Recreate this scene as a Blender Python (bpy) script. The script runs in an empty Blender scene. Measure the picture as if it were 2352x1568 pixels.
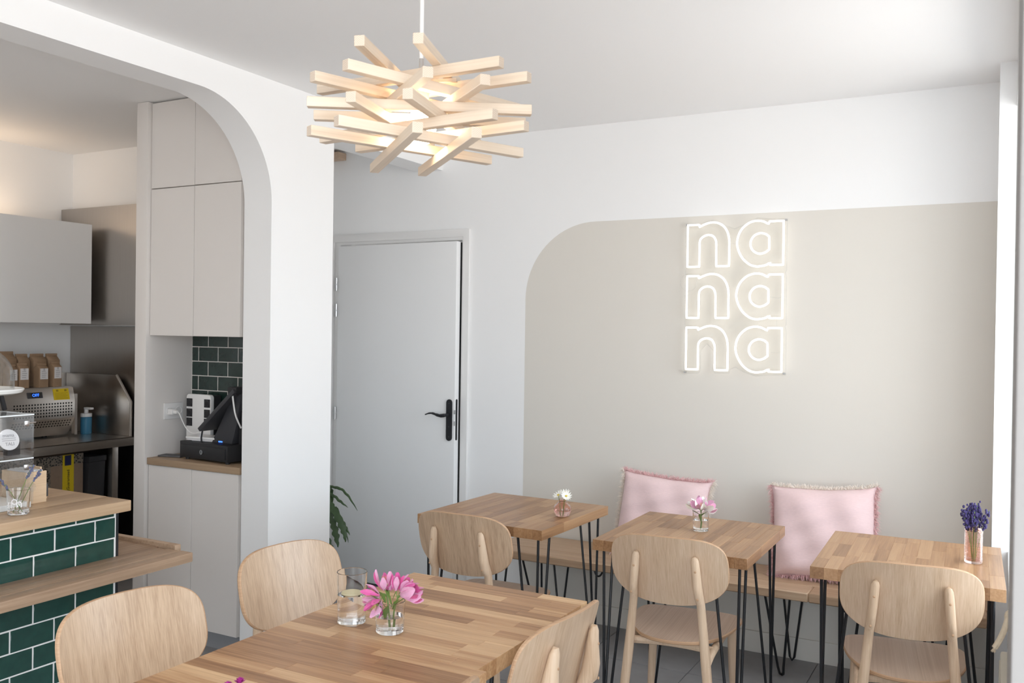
import bpy, bmesh, math, random
from mathutils import Vector, Matrix
random.seed(7)
PI = math.pi
S = bpy.context.scene
COL = S.collection

# ------------------------------------------------------------------ camera
FOC = 2084.55
yaw, pitch, roll = math.radians(28.46), math.radians(-.492), math.radians(.7908)
cy, sy, cp, sp = math.cos(yaw), math.sin(yaw), math.cos(pitch), math.sin(pitch)
fw = Vector((-sy * cp, cy * cp, sp)); rt = Vector((cy, sy, 0)); up = rt.cross(fw)
r2 = rt * math.cos(roll) + up * math.sin(roll); u2 = -rt * math.sin(roll) + up * math.cos(roll)
cam = bpy.data.cameras.new('camera'); camo = bpy.data.objects.new('camera', cam); COL.objects.link(camo)
M3 = Matrix((r2, u2, -fw)).transposed()
camo.matrix_world = Matrix.Translation((0, 0, 1.49)) @ M3.to_4x4()
cam.sensor_width = 36; cam.lens = FOC / 2352 * 36; cam.clip_start = .05
cam.dof.use_dof = True; cam.dof.focus_distance = 3.1; cam.dof.aperture_fstop = 8.0
S.camera = camo

# ------------------------------------------------------------------ world / light / exposure
W = bpy.data.worlds.new('overcast'); S.world = W; W.use_nodes = True
nt = W.node_tree; bg = nt.nodes['Background']
tc = nt.nodes.new('ShaderNodeTexCoord'); sx = nt.nodes.new('ShaderNodeSeparateXYZ'); cr = nt.nodes.new('ShaderNodeValToRGB')
mr = nt.nodes.new('ShaderNodeMapRange'); mr.inputs[1].default_value = -1; mr.inputs[2].default_value = 1
nt.links.new(tc.outputs['Generated'], sx.inputs[0]); nt.links.new(sx.outputs[2], mr.inputs[0]); nt.links.new(mr.outputs[0], cr.inputs[0])
cr.color_ramp.elements[0].position = .47; cr.color_ramp.elements[0].color = (.785, .77, .755, 1)
cr.color_ramp.elements[1].position = .53; cr.color_ramp.elements[1].color = (.80, .905, 1.0, 1)
nt.links.new(cr.outputs[0], bg.inputs[0]); bg.inputs[1].default_value = 5.8
S.view_settings.view_transform = 'Standard'; S.view_settings.look = 'None'
S.view_settings.gamma = 1; S.view_settings.use_curve_mapping = False
S.view_settings.exposure = 0.27
S.cycles.use_denoising = True
S.cycles.max_bounces = 20; S.cycles.diffuse_bounces = 7; S.cycles.glossy_bounces = 14
S.cycles.transmission_bounces = 18; S.cycles.transparent_max_bounces = 24
S.cycles.sample_clamp_indirect = 6

def area(name, loc, rot, sx_, sy_, portal=False, energy=0, color=(1, 1, 1)):
    l = bpy.data.lights.new(name, 'AREA'); l.shape = 'RECTANGLE'; l.size = sx_; l.size_y = sy_; l.energy = energy; l.color = color
    o = bpy.data.objects.new(name, l); COL.objects.link(o); o.location = loc; o.rotation_euler = rot
    if portal: l.cycles.is_portal = True
    return o
# openings the daylight comes through: side window, and the open shop front
area('window_portal', (.56, 3.29, 1.53), (0, PI / 2, 0), 1.75, 1.48, True)
area('shopfront_portal', (1.88, -.17, 1.2), (0, PI / 2, 0), 2.4, 2.2, True)
area('front_portal', (.6, -1.40, 1.2), (PI / 2, 0, 0), 2.4, 2.4, True)
# warm kitchen lamp above the worktop
area('kitchen_lamp', (-5.0, 2.4, 2.118), (PI, 0, 0), .2, 1.8, False, 2.4, (1, .72, .48))
area('kitchen_fill_light', (-3.75, 1.0, 2.55), (0, 0, 0), .5, .5, False, 6.5, (1, .90, .79))  # added fill light out of view, no fixture, brightens the kitchen

# ------------------------------------------------------------------ helpers
class MB:
    def __init__(s): s.v = []; s.f = []
    def add(s, vs, fs):
        o = len(s.v); s.v += [tuple(v) for v in vs]; s.f += [tuple(i + o for i in f) for f in fs]; return s
    def box(s, a, b, rot=None, piv=None):
        x0, y0, z0 = a; x1, y1, z1 = b
        vs = [Vector(p) for p in ((x0, y0, z0), (x1, y0, z0), (x1, y1, z0), (x0, y1, z0), (x0, y0, z1), (x1, y0, z1), (x1, y1, z1), (x0, y1, z1))]
        if rot is not None:
            pv = Vector(piv) if piv else Vector(((x0 + x1) / 2, (y0 + y1) / 2, (z0 + z1) / 2)); vs = [pv + rot @ (v - pv) for v in vs]
        return s.add(vs, [(0, 3, 2, 1), (4, 5, 6, 7), (0, 1, 5, 4), (1, 2, 6, 5), (2, 3, 7, 6), (3, 0, 4, 7)])
    def prism(s, pts, axis, a, b):
        n = len(pts)
        def P(p, t): return {'x': (t, p[0], p[1]), 'y': (p[0], t, p[1]), 'z': (p[0], p[1], t)}[axis]
        vs = [P(p, a) for p in pts] + [P(p, b) for p in pts]
        fs = [tuple(range(n)), tuple(range(2 * n - 1, n - 1, -1))] + [(i, i + n, (i + 1) % n + n, (i + 1) % n) for i in range(n)]
        return s.add(vs, fs)
    def tube(s, pts, r, seg=8, closed=False, ry=None, cap=True, upv=None):
        pts = [Vector(p) for p in pts]; n = len(pts)
        R = r if isinstance(r, (list, tuple)) else [r] * n
        RY = ry if isinstance(ry, (list, tuple)) else ([ry] * n if ry else R)
        t0 = (pts[1] - pts[0]).normalized(); ref = Vector(upv) if upv else (Vector((0, 0, 1)) if abs(t0.z) < .9 else Vector((0, 1, 0)))
        nrm = (ref - t0 * ref.dot(t0)).normalized(); vs = []
        for i, p in enumerate(pts):
            if closed: t = (pts[(i + 1) % n] - pts[i - 1]).normalized()
            else: t = (pts[min(i + 1, n - 1)] - pts[max(i - 1, 0)]).normalized()
            nrm = (nrm - t * nrm.dot(t)).normalized(); bn = t.cross(nrm)
            for k in range(seg):
                a = 2 * PI * k / seg; vs.append(p + bn * math.cos(a) * R[i] + nrm * math.sin(a) * RY[i])
        fs = []
        for i in range(n if closed else n - 1):
            j = (i + 1) % n
            for k in range(seg): fs.append((i * seg + k, i * seg + (k + 1) % seg, j * seg + (k + 1) % seg, j * seg + k))
        if cap and not closed: fs += [tuple(range(seg - 1, -1, -1)), tuple(range((n - 1) * seg, n * seg))]
        return s.add(vs, fs)
    def lathe(s, prof, seg=32, c=(0, 0, 0)):
        n = len(prof); vs = []
        for r, z in prof:
            for k in range(seg):
                a = 2 * PI * k / seg; vs.append((c[0] + r * math.cos(a), c[1] + r * math.sin(a), c[2] + z))
        fs = []
        for i in range(n - 1):
            for k in range(seg): fs.append((i * seg + k, i * seg + (k + 1) % seg, (i + 1) * seg + (k + 1) % seg, (i + 1) * seg + k))
        return s.add(vs, fs)
    def ball(s, c, r, seg=12, rings=8, sc=(1, 1, 1)):
        vs = [(c[0], c[1], c[2] - r * sc[2])]
        for i in range(1, rings):
            t = PI * i / rings - PI / 2
            for k in range(seg):
                a = 2 * PI * k / seg; vs.append((c[0] + r * sc[0] * math.cos(t) * math.cos(a), c[1] + r * sc[1] * math.cos(t) * math.sin(a), c[2] + r * sc[2] * math.sin(t)))
        vs.append((c[0], c[1], c[2] + r * sc[2])); fs = []
        for k in range(seg): fs.append((0, 1 + (k + 1) % seg, 1 + k)); fs.append((len(vs) - 1, 1 + (rings - 2) * seg + k, 1 + (rings - 2) * seg + (k + 1) % seg))
        for i in range(rings - 2):
            for k in range(seg): fs.append((1 + i * seg + k, 1 + i * seg + (k + 1) % seg, 1 + (i + 1) * seg + (k + 1) % seg, 1 + (i + 1) * seg + k))
        return s.add(vs, fs)
    def mesh(s, name, mat, bevel=0, smooth=True, seg=2, weld=True, normals=True):
        me = bpy.data.meshes.new(name); me.from_pydata(s.v, [], s.f)
        bm = bmesh.new(); bm.from_mesh(me)
        if weld: bmesh.ops.remove_doubles(bm, verts=bm.verts, dist=1e-5)
        if normals: bmesh.ops.recalc_face_normals(bm, faces=bm.faces)
        if bevel:
            ed = [e for e in bm.edges if len(e.link_faces) == 2 and e.calc_face_angle(0) > .5]
            bmesh.ops.bevel(bm, geom=ed, offset=bevel, segments=seg, affect='EDGES', profile=.6, clamp_overlap=True)
        bm.to_mesh(me); bm.free()
        me.materials.append(mat)
        if smooth: me.shade_smooth(); me.set_sharp_from_angle(angle=math.radians(38))
        return me
    def build(s, name, mat, parent=None, loc=(0, 0, 0), **k):
        return link(name, s.mesh(name, mat, **k), parent, loc)

def link(name, me, parent=None, loc=(0, 0, 0)):
    o = bpy.data.objects.new(name, me); COL.objects.link(o); o.location = loc
    if parent: o.parent = parent
    return o
def tag(o, label, cat, group=None):
    o['label'] = label; o['category'] = cat
    if group: o['group'] = group
    return o
def thing(name, label, cat, loc=(0, 0, 0), rz=0, group=None):
    o = bpy.data.objects.new(name, None); COL.objects.link(o); o.location = loc; o.rotation_euler = (0, 0, rz); o.empty_display_size = .05
    return tag(o, label, cat, group)
def struct(name, mb, mat, **k):
    o = mb.build(name, mat, **k); o['kind'] = 'structure'; return o
def kids(o): return [c for c in bpy.data.objects if c.parent == o]
def dup(root, loc, rz, label, group=None):
    r = root.copy(); COL.objects.link(r); r.location = loc; r.rotation_euler = (0, 0, rz); r['label'] = label
    if group: r['group'] = group
    for c in kids(root):
        d = c.copy(); COL.objects.link(d); d.parent = r
        for g in kids(c):
            e = g.copy(); COL.objects.link(e); e.parent = d
    return r
def text(name, body, size, mat, parent, loc, rot, extrude=.0006, align='CENTER', sx_=1.0):
    cu = bpy.data.curves.new(name + '_curve', 'FONT'); cu.body = body; cu.size = size; cu.extrude = extrude; cu.align_x = align; cu.align_y = 'CENTER'; cu.resolution_u = 3
    t = bpy.data.objects.new('tmp', cu); COL.objects.link(t)
    me = bpy.data.meshes.new_from_object(t.evaluated_get(bpy.context.evaluated_depsgraph_get()))
    bpy.data.objects.remove(t); me.name = name; me.materials.clear(); me.materials.append(mat)
    o = link(name, me, parent, loc); o.rotation_euler = rot; o.scale = (sx_, 1, 1)
    return o
def arc(cx, cz, r, a0, a1, n=12):
    return [(cx + r * math.cos(math.radians(a0 + (a1 - a0) * i / n)), cz + r * math.sin(math.radians(a0 + (a1 - a0) * i / n))) for i in range(n + 1)]
def smoothpath(ctrl, n=6, closed=False):
    P = [Vector(p) for p in ctrl]; N = len(P); out = []
    for i in range(N if closed else N - 1):
        g = lambda j: P[j % N] if closed else P[max(0, min(N - 1, j))]
        p0, p1, p2, p3 = g(i - 1), g(i), g(i + 1), g(i + 2)
        for k in range(n):
            t = k / n; out.append(.5 * ((2 * p1) + (p2 - p0) * t + (2 * p0 - 5 * p1 + 4 * p2 - p3) * t * t + (3 * p1 - p0 - 3 * p2 + p3) * t ** 3))
    if not closed: out.append(P[-1])
    return out

# ------------------------------------------------------------------ materials
def mat(name, color=(.8, .8, .8), rough=.5, metal=0, spec=.5, trans=0, ior=1.45, emit=None, estr=0, coat=0, sheen=0):
    m = bpy.data.materials.new(name); m.use_nodes = True; b = m.node_tree.nodes['Principled BSDF']
    b.inputs['Base Color'].default_value = (*color, 1); b.inputs['Roughness'].default_value = rough; b.inputs['Metallic'].default_value = metal
    b.inputs['Specular IOR Level'].default_value = spec; b.inputs['Transmission Weight'].default_value = trans; b.inputs['IOR'].default_value = ior
    b.inputs['Coat Weight'].default_value = coat; b.inputs['Sheen Weight'].default_value = sheen
    if emit: b.inputs['Emission Color'].default_value = (*emit, 1); b.inputs['Emission Strength'].default_value = estr
    return m
def N(m, t, **k):
    n = m.node_tree.nodes.new(t)
    for a, v in k.items(): setattr(n, a, v)
    return n
def L(m, a, b): m.node_tree.links.new(a, b)
def bsdf(m): return m.node_tree.nodes['Principled BSDF']
def noisy(m, scale=60, bump=.05, dist=.002, colvar=0, sc3=(1, 1, 1), detail=3):
    t = N(m, 'ShaderNodeTexCoord'); mp = N(m, 'ShaderNodeMapping'); mp.inputs['Scale'].default_value = sc3; L(m, t.outputs['Object'], mp.inputs[0])
    n = N(m, 'ShaderNodeTexNoise'); n.inputs['Scale'].default_value = scale; n.inputs['Detail'].default_value = detail; L(m, mp.outputs[0], n.inputs['Vector'])
    if bump:
        b = N(m, 'ShaderNodeBump'); b.inputs['Strength'].default_value = bump; b.inputs['Distance'].default_value = dist
        L(m, n.outputs[0], b.inputs['Height']); L(m, b.outputs[0], bsdf(m).inputs['Normal'])
    if colvar:
        c = bsdf(m).inputs['Base Color'].default_value[:]; h = N(m, 'ShaderNodeMixRGB'); h.blend_type = 'MIX'
        h.inputs[1].default_value = tuple(x * (1 - colvar) for x in c[:3]) + (1,); h.inputs[2].default_value = tuple(min(1, x * (1 + colvar)) for x in c[:3]) + (1,)
        L(m, n.outputs[0], h.inputs[0]); L(m, h.outputs[0], bsdf(m).inputs['Base Color'])
    return m
def wood(name, cols, grain=(3, 40, 40), rough=.45, rand=True, fine=1.0, streak=.5, spec=.4, dist=.35):
    """cols: dark, mid, light tones; grain = texture scale per local axis (small along the fibres)"""
    m = mat(name, cols[1], rough, spec=spec)
    t = N(m, 'ShaderNodeTexCoord'); oi = N(m, 'ShaderNodeObjectInfo')
    add = N(m, 'ShaderNodeVectorMath', operation='ADD'); sc = N(m, 'ShaderNodeMath', operation='MULTIPLY'); sc.inputs[1].default_value = 37.0 if rand else 0
    L(m, oi.outputs['Random'], sc.inputs[0]); L(m, t.outputs['Object'], add.inputs[0]); L(m, sc.outputs[0], add.inputs[1])
    mp = N(m, 'ShaderNodeMapping'); mp.inputs['Scale'].default_value = grain; L(m, add.outputs[0], mp.inputs[0])
    n1 = N(m, 'ShaderNodeTexNoise'); n1.inputs['Scale'].default_value = 1; n1.inputs['Detail'].default_value = 5; n1.inputs['Roughness'].default_value = .62; n1.inputs['Distortion'].default_value = dist; L(m, mp.outputs[0], n1.inputs['Vector'])
    mp2 = N(m, 'ShaderNodeMapping'); mp2.inputs['Scale'].default_value = tuple(g * (5 if g > 10 else 1.6) for g in grain); L(m, add.outputs[0], mp2.inputs[0])
    n2 = N(m, 'ShaderNodeTexNoise'); n2.inputs['Scale'].default_value = 1; n2.inputs['Detail'].default_value = 3; L(m, mp2.outputs[0], n2.inputs['Vector'])
    mx = N(m, 'ShaderNodeMath', operation='MULTIPLY_ADD'); mx.inputs[1].default_value = .45 * fine; L(m, n2.outputs[0], mx.inputs[0])
    m1 = N(m, 'ShaderNodeMath', operation='MULTIPLY'); m1.inputs[1].default_value = 1 - .45 * fine; L(m, n1.outputs[0], m1.inputs[0]); L(m, m1.outputs[0], mx.inputs[2])
    fac = mx
    if rand:
        rr = N(m, 'ShaderNodeMapRange'); rr.inputs[3].default_value = -streak; rr.inputs[4].default_value = streak; L(m, oi.outputs['Random'], rr.inputs[0])
        # second random so tone and grain offset differ
        f1 = N(m, 'ShaderNodeMath', operation='MULTIPLY'); f1.inputs[1].default_value = 7.31; L(m, oi.outputs['Random'], f1.inputs[0])
        f2 = N(m, 'ShaderNodeMath', operation='FRACT'); L(m, f1.outputs[0], f2.inputs[0]); L(m, f2.outputs[0], rr.inputs[0])
        ad = N(m, 'ShaderNodeMath', operation='ADD'); L(m, mx.outputs[0], ad.inputs[0]); L(m, rr.outputs[0], ad.inputs[1]); fac = ad
    cr_ = N(m, 'ShaderNodeValToRGB'); e = cr_.color_ramp.elements
    e[0].position = .22; e[0].color = (*cols[0], 1); e[1].position = .80; e[1].color = (*cols[2], 1); k = e.new(.5); k.color = (*cols[1], 1)
    L(m, fac.outputs[0], cr_.inputs[0]); L(m, cr_.outputs[0], bsdf(m).inputs['Base Color'])
    b = N(m, 'ShaderNodeBump'); b.inputs['Strength'].default_value = .12; b.inputs['Distance'].default_value = .001; L(m, n2.outputs[0], b.inputs['Height']); L(m, b.outputs[0], bsdf(m).inputs['Normal'])
    return m
def clear(name, tint=(1, 1, 1), rough=.02, lo=.035, hi=.75):
    """thin clear sheet: see-through with a sheen that grows towards grazing view"""
    m = bpy.data.materials.new(name); m.use_nodes = True; t = m.node_tree; t.nodes.clear()
    o = t.nodes.new('ShaderNodeOutputMaterial'); a = t.nodes.new('ShaderNodeBsdfTransparent'); g = t.nodes.new('ShaderNodeBsdfGlossy'); x = t.nodes.new('ShaderNodeMixShader')
    f = t.nodes.new('ShaderNodeLayerWeight'); f.inputs[0].default_value = .5; p = t.nodes.new('ShaderNodeMath'); p.operation = 'POWER'; p.inputs[1].default_value = 4.5
    r = t.nodes.new('ShaderNodeMapRange'); r.inputs[3].default_value = lo; r.inputs[4].default_value = hi
    a.inputs[0].default_value = (*tint, 1); g.inputs['Roughness'].default_value = rough
    t.links.new(f.outputs['Facing'], p.inputs[0]); t.links.new(p.outputs[0], r.inputs[0])
    t.links.new(r.outputs[0], x.inputs[0]); t.links.new(a.outputs[0], x.inputs[1]); t.links.new(g.outputs[0], x.inputs[2]); t.links.new(x.outputs[0], o.inputs[0]); return m

WHITE = noisy(mat('white_wall_paint', (.885, .888, .888), .7, spec=.25), 220, .03)
CEIL = noisy(mat('white_ceiling_paint', (.895, .896, .895), .85, spec=.2), 160, .02)
BEIGE = noisy(mat('beige_wall_paint', (.715, .685, .63), .6, spec=.3), 220, .03)
LACQ = noisy(mat('white_satin_lacquer', (.80, .795, .785), .38, spec=.4), 300, .015)
CAB = noisy(mat('pale_grey_cabinet_lacquer', (.75, .715, .685), .42, spec=.4), 300, .015)
DOORM = noisy(mat('white_door_paint', (.84, .845, .845), .4, spec=.4), 200, .015)
FLOORM = noisy(mat('grey_stoneware', (.33, .328, .335), .5), 14, .05, colvar=.14)
GROUTF = noisy(mat('grey_floor_grout', (.30, .30, .30), .9), 200, .1)
GREEN = noisy(mat('glazed_bottle_green_ceramic', (.017, .062, .050), .1, spec=.6, coat=.3), 28, .10, .004, colvar=.3)
GREEN_SHADED = noisy(mat('shaded_green_niche_ceramic', (.015, .034, .028), .12, spec=.6, coat=.3), 28, .10, .004, colvar=.3)  # shaded copy of the bottle green glaze, niche shade put into the colour
GROUT = noisy(mat('white_tile_grout', (.80, .80, .78), .9), 300, .1)
BLACK = noisy(mat('black_powder_coated_steel', (.012, .013, .016), .4), 400, .03)
BLKPL = noisy(mat('black_matt_plastic', (.018, .018, .02), .5), 300, .03)
GREYPL = noisy(mat('dark_grey_plastic', (.045, .045, .05), .45), 300, .03)
WPL = noisy(mat('white_plastic', (.80, .79, .78), .35), 300, .01)
STEEL = noisy(mat('brushed_stainless_steel', (.62, .59, .56), .30, 1), 1, .06, .001, sc3=(300, 6, 300), colvar=.06)
STEELV = noisy(mat('stainless_sheet', (.48, .45, .42), .3, 1), 1, .05, .001, sc3=(200, 200, 4), colvar=.06)
CHROME = noisy(mat('polished_chrome', (.60, .60, .61), .2, 1), 100, .01)
OAK = wood('oak_veneer_upright', ((.35, .225, .138), (.555, .395, .265), (.69, .535, .40)), (70, 20, .45), .36, rand=True, streak=.06, dist=.0, spec=.9)
OAKS = wood('oak_veneer_seat', ((.42, .29, .20), (.57, .425, .315), (.68, .545, .43)), (70, .5, 20), .5, rand=True, streak=.05, dist=.0)
OAKL = wood('turned_oak_leg', ((.50, .34, .22), (.66, .49, .345), (.75, .595, .45)), (45, 45, 3), .45, rand=True, streak=.06)
EDGE = wood('plywood_edge', ((.36, .20, .11), (.52, .33, .20), (.66, .47, .32)), (3, 3, 260), .55, rand=False)
STAVE = wood('oiled_acacia_stave', ((.25, .12, .052), (.47, .262, .128), (.70, .47, .265)), (2.2, 30, 30), .36, rand=True, streak=.21)
STAVE2 = wood('oiled_walnut_toned_stave', ((.22, .11, .05), (.375, .207, .102), (.51, .315, .17)), (2.2, 30, 30), .33, rand=True, streak=.17)
BENCHW = wood('oak_bench_stave', ((.32, .20, .12), (.46, .31, .20), (.57, .41, .275)), (1.6, 26, 26), .42, rand=True, streak=.12)
TOPW = wood('oak_counter_board', ((.34, .21, .12), (.50, .34, .21), (.60, .44, .29)), (30, 1.6, 30), .42, rand=True, streak=.08)
LEDGEW = wood('greyed_acacia_ledge', ((.26, .16, .10), (.42, .285, .19), (.56, .40, .28)), (26, 1.8, 26), .45, rand=True, streak=.14)
PINE = wood('pale_pine_batten', ((.52, .41, .31), (.72, .60, .475), (.80, .695, .575)), (1.6, 60, 60), .5, rand=True, streak=.08, fine=.6, dist=.1)
PINEEND = mat('pine_end_grain', (.66, .54, .43), .7)
_w = N(PINEEND, 'ShaderNodeTexWave', wave_type='RINGS'); _w.inputs['Scale'].default_value = 110; _w.inputs['Distortion'].default_value = 1.2
_t = N(PINEEND, 'ShaderNodeTexCoord'); _m = N(PINEEND, 'ShaderNodeMapping'); _m.inputs['Location'].default_value = (0, .012, .015); L(PINEEND, _t.outputs['Object'], _m.inputs[0]); L(PINEEND, _m.outputs[0], _w.inputs['Vector'])
_c = N(PINEEND, 'ShaderNodeValToRGB'); _c.color_ramp.elements[0].color = (.50, .39, .30, 1); _c.color_ramp.elements[1].color = (.72, .61, .50, 1); L(PINEEND, _w.outputs[1], _c.inputs[0]); L(PINEEND, _c.outputs[0], bsdf(PINEEND).inputs['Base Color'])
PINEBOX = wood('pale_box_wood', ((.52, .36, .22), (.68, .50, .33), (.76, .60, .43)), (30, 3, 60), .5, rand=True, streak=.05)
GLASS = mat('clear_glass', (1, 1, 1), .0, trans=1, ior=1.45)
WATER = mat('water', (1, 1, 1), .0, trans=1, ior=1.33)
PINKG = mat('pink_tinted_glass', (.97, .80, .76), .02, trans=1, ior=1.3)
ACRYL = clear('clear_acrylic', (.975, .98, .985)); ACRYL2 = clear('acrylic_sign_backing', (.985, .985, .98), lo=.015, hi=.3)
CLEARG = clear('thin_clear_glass', (.965, .97, .97), lo=.05, hi=.85)
KRAFT = noisy(mat('kraft_paper', (.34, .225, .14), .8), 60, .15, .003, colvar=.12)
PAPER = noisy(mat('white_label_paper', (.74, .72, .72), .8), 200, .05)
CARD = noisy(mat('cardboard', (.30, .215, .155), .85), 60, .08, colvar=.1)
YEL = noisy(mat('yellow_tape', (.75, .55, .02), .45), 200, .03)
INK = noisy(mat('black_ink', (.015, .015, .015), .7), 200, .02)
GINK = noisy(mat('grey_ink', (.30, .29, .30), .7), 200, .02)
BLUEINK = noisy(mat('navy_print', (.02, .025, .09), .6), 200, .02)
SOAP = noisy(mat('blue_liquid_soap', (.06, .22, .36), .15), 100, .02)
DRUM = noisy(mat('dark_bin_plastic', (.03, .03, .033), .5), 200, .03)
PORC = noisy(mat('white_porcelain', (.86, .86, .84), .18), 100, .01)
NEON = mat('lit_neon_tube', (1, 1, 1), .5, emit=(1, .94, .88), estr=1.0)
BULB = mat('lit_bulb', (1, 1, 1), .5, emit=(1, .82, .56), estr=22)
LEDB = mat('blue_led', (.1, .2, 1), .5, emit=(.03, .16, 1), estr=2.2)
PINKC = mat('pink_washed_linen', (.80, .60, .60), .9, spec=.1, sheen=.3)
noisy(PINKC, 1, .35, .0012, colvar=.10, sc3=(60, 60, 420))
FRP = noisy(mat('pink_cotton_fringe', (.72, .46, .46), .95, spec=.1), 200, .1, colvar=.15)
FRC = noisy(mat('cream_cotton_fringe', (.80, .72, .64), .95, spec=.1), 200, .1, colvar=.12)
LEAF = noisy(mat('fresh_green_leaf', (.17, .30, .07), .45), 60, .1, colvar=.25)
CACT = noisy(mat('deep_green_cactus_leaf', (.055, .095, .04), .45), 40, .15, colvar=.3)
STEM = noisy(mat('green_stem', (.20, .30, .09), .5), 80, .05, colvar=.15)
PETM = noisy(mat('magenta_petal', (.70, .12, .36), .5, sheen=.2), 70, .1, colvar=.3)
PETP = noisy(mat('pale_pink_petal', (.80, .42, .62), .5, sheen=.2), 70, .1, colvar=.25)
PETW = noisy(mat('white_petal', (.88, .87, .82), .5), 70, .05)
PETY = noisy(mat('yellow_flower_heart', (.72, .55, .08), .6), 200, .2)
LAV = noisy(mat('lavender_bud', (.045, .034, .125), .7), 300, .2, colvar=.35)
LAVG = noisy(mat('dry_lavender_bud', (.13, .14, .24), .8), 300, .2, colvar=.3)
CARN = noisy(mat('carnation_petal', (.42, .03, .26), .6), 120, .2, colvar=.6)
LEMON = noisy(mat('lemon_slice', (.84, .76, .48), .5), 100, .1)
ROPE = noisy(mat('jute_rope', (.55, .45, .33), .9), 1, .5, .004, sc3=(200, 200, 200), colvar=.2)
CANVAS = noisy(mat('cream_canvas', (.44, .40, .33), .9), 400, .3, .001)
TERRA = noisy(mat('grey_clay_pot', (.32, .31, .30), .7), 60, .1)
SOIL = noisy(mat('potting_soil', (.03, .022, .016), .95), 80, .6, .01)
DARK = mat('dark_cavity', (.01, .01, .01), .8)

# ------------------------------------------------------------------ room shell
ZC = 2.575; YB = 4.332; XA = -2.81; XK = -5.16; YR = 3.70
# floor: slab with stoneware tiles laid on it
fl = struct('floor', MB().box((-5.3, -1.42, -.12), (1.9, 4.45, -.006)), GROUTF)
TS = .4825; tile_me = {}
ix0 = -.725 - TS * 10
for i in range(15):
    for j in range(13):
        x0 = ix0 + TS * i; y0 = 3.897 - TS * 11 + TS * j
        xa, xb, ya, yb = max(x0, XK), min(x0 + TS, 1.8), max(y0, -1.3), min(y0 + TS, YB)
        if xb - xa < .02 or yb - ya < .02 or (xa > .0 and yb > 1.0): continue
        key = (round(xb - xa, 3), round(yb - ya, 3))
        if key not in tile_me: tile_me[key] = MB().box((.0015, .0015, -.006), (key[0] - .0015, key[1] - .0015, 0)).mesh('floor_tile', FLOORM, bevel=.001, seg=1)
        link('floor_tile', tile_me[key], fl, (xa, ya, 0))
struct('ceiling', MB().box((-5.3, -1.42, ZC), (1.9, 4.46, ZC + .15)), CEIL)

# back wall: white area with the rounded beige paint field, door opening left
BX, BT, BR = -2.269, 2.076, .40
arcp = arc(BX + BR, BT - BR, BR, 180, 90, 20)
struct('wall_back', MB().prism([(BX, 0), (BX, BT - BR)] + arcp[1:] + [(.25, BT), (.25, ZC), (-2.655, ZC), (-2.655, 0)], 'y', YB, YB + .12)
       .box((-3.57, YB, 2.03), (-2.655, YB + .12, ZC)).box((-3.9, YB, 0), (-3.57, YB + .12, ZC)), WHITE)
struct('trim_1', MB().prism([(BX, 0), (BX, BT - BR)] + arcp[1:] + [(.25, BT), (.25, 0)], 'y', YB, YB + .12), BEIGE)  # beige painted field of the back wall
struct('baseboard_back', MB().box((BX, YB - .010, 0), (-.03, YB - .0005, .10)), BEIGE, bevel=.002)
# arch wall between dining room and kitchen
aw = MB()
r = .41; y1, zt = 2.973, 2.454; y0 = -.6
arch = [(y0, 0)] + [(y0, zt - r)] + arc(y0 + r, zt - r, r, 180, 90, 16)[1:] + arc(y1 - r, zt - r, r, 90, 0, 24) + [(y1, 0)]
def bridge(mb, outer_pts, x0, x1): mb.prism(outer_pts, 'x', x0, x1)
ring = [(-1.3, 0)] + [(-1.3, ZC)] + [(YB, ZC), (YB, 2.408), (3.385, 2.408), (3.385, 0)] + arch[::-1]
bridge(aw, ring, -2.97, XA)
struct('wall_arch', aw, WHITE)
# kitchen walls
struct('wall_left', MB().box((XK - .12, -1.3, 0), (XK, YR + .12, ZC)), WHITE)
struct('wall_kitchen_rear', MB().box((XK, YR, 0), (-3.70, YR + .12, ZC)), WHITE)
struct('wall_kitchen_front', MB().box((XK - .12, -1.42, 0), (-2.81, -1.3, ZC)), WHITE)
struct('wall_niche', MB().box((-3.70, 3.275, 0), (-2.97, 3.385, ZC)).box((-3.82, 3.385, 0), (-3.70, YB + .12, ZC)), WHITE)
# right side: window opening with sill wall, near pillar
struct('wall_right', MB().box((-.03, 4.03, 0), (.55, YB + .12, ZC)).box((.03, 1.36, 0), (.55, 4.03, .65)).box((.03, 1.36, 2.40), (.55, 4.03, ZC)).box((.03, 1.36, .65), (.55, 2.55, 2.40)), WHITE)
struct('trim_2', MB().box((.026, 2.5505, .6505), (.57, 4.0295, .668)), LACQ, bevel=.003)
struct('wall_front', MB().box((-2.81, -1.42, 0), (-.6, -1.3, ZC)).box((-.6, -1.42, 2.4), (1.8, -1.3, ZC)).box((1.8, -1.42, 0), (1.9, -1.3, ZC)), WHITE)
struct('wall_right_front', MB().box((.56, 1.0, 0), (1.9, 1.36, ZC)).box((1.8, -1.3, 2.40), (1.9, 1.0, ZC)).box((.401, 1.24, 0), (.56, 1.36, ZC)), WHITE)
struct('wall_pillar', MB().box((.0105, .98, 0), (.40, 1.36, ZC)), noisy(mat('shade_toned_pillar_paint', (.27, .255, .245), .6), 200, .03), bevel=.004)  # base colour darkened to stand in for weaker light on the pillar
w1 = struct('window_1', MB().box((.46, 2.55, .668), (.51, 2.60, 2.40)).box((.46, 3.98, .668), (.51, 4.03, 2.40)).box((.46, 2.60, .668), (.51, 3.98, .72)).box((.46, 2.60, 2.35), (.51, 3.98, 2.40)).box((.46, 3.26, .72), (.51, 3.31, 2.35)), LACQ)

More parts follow.
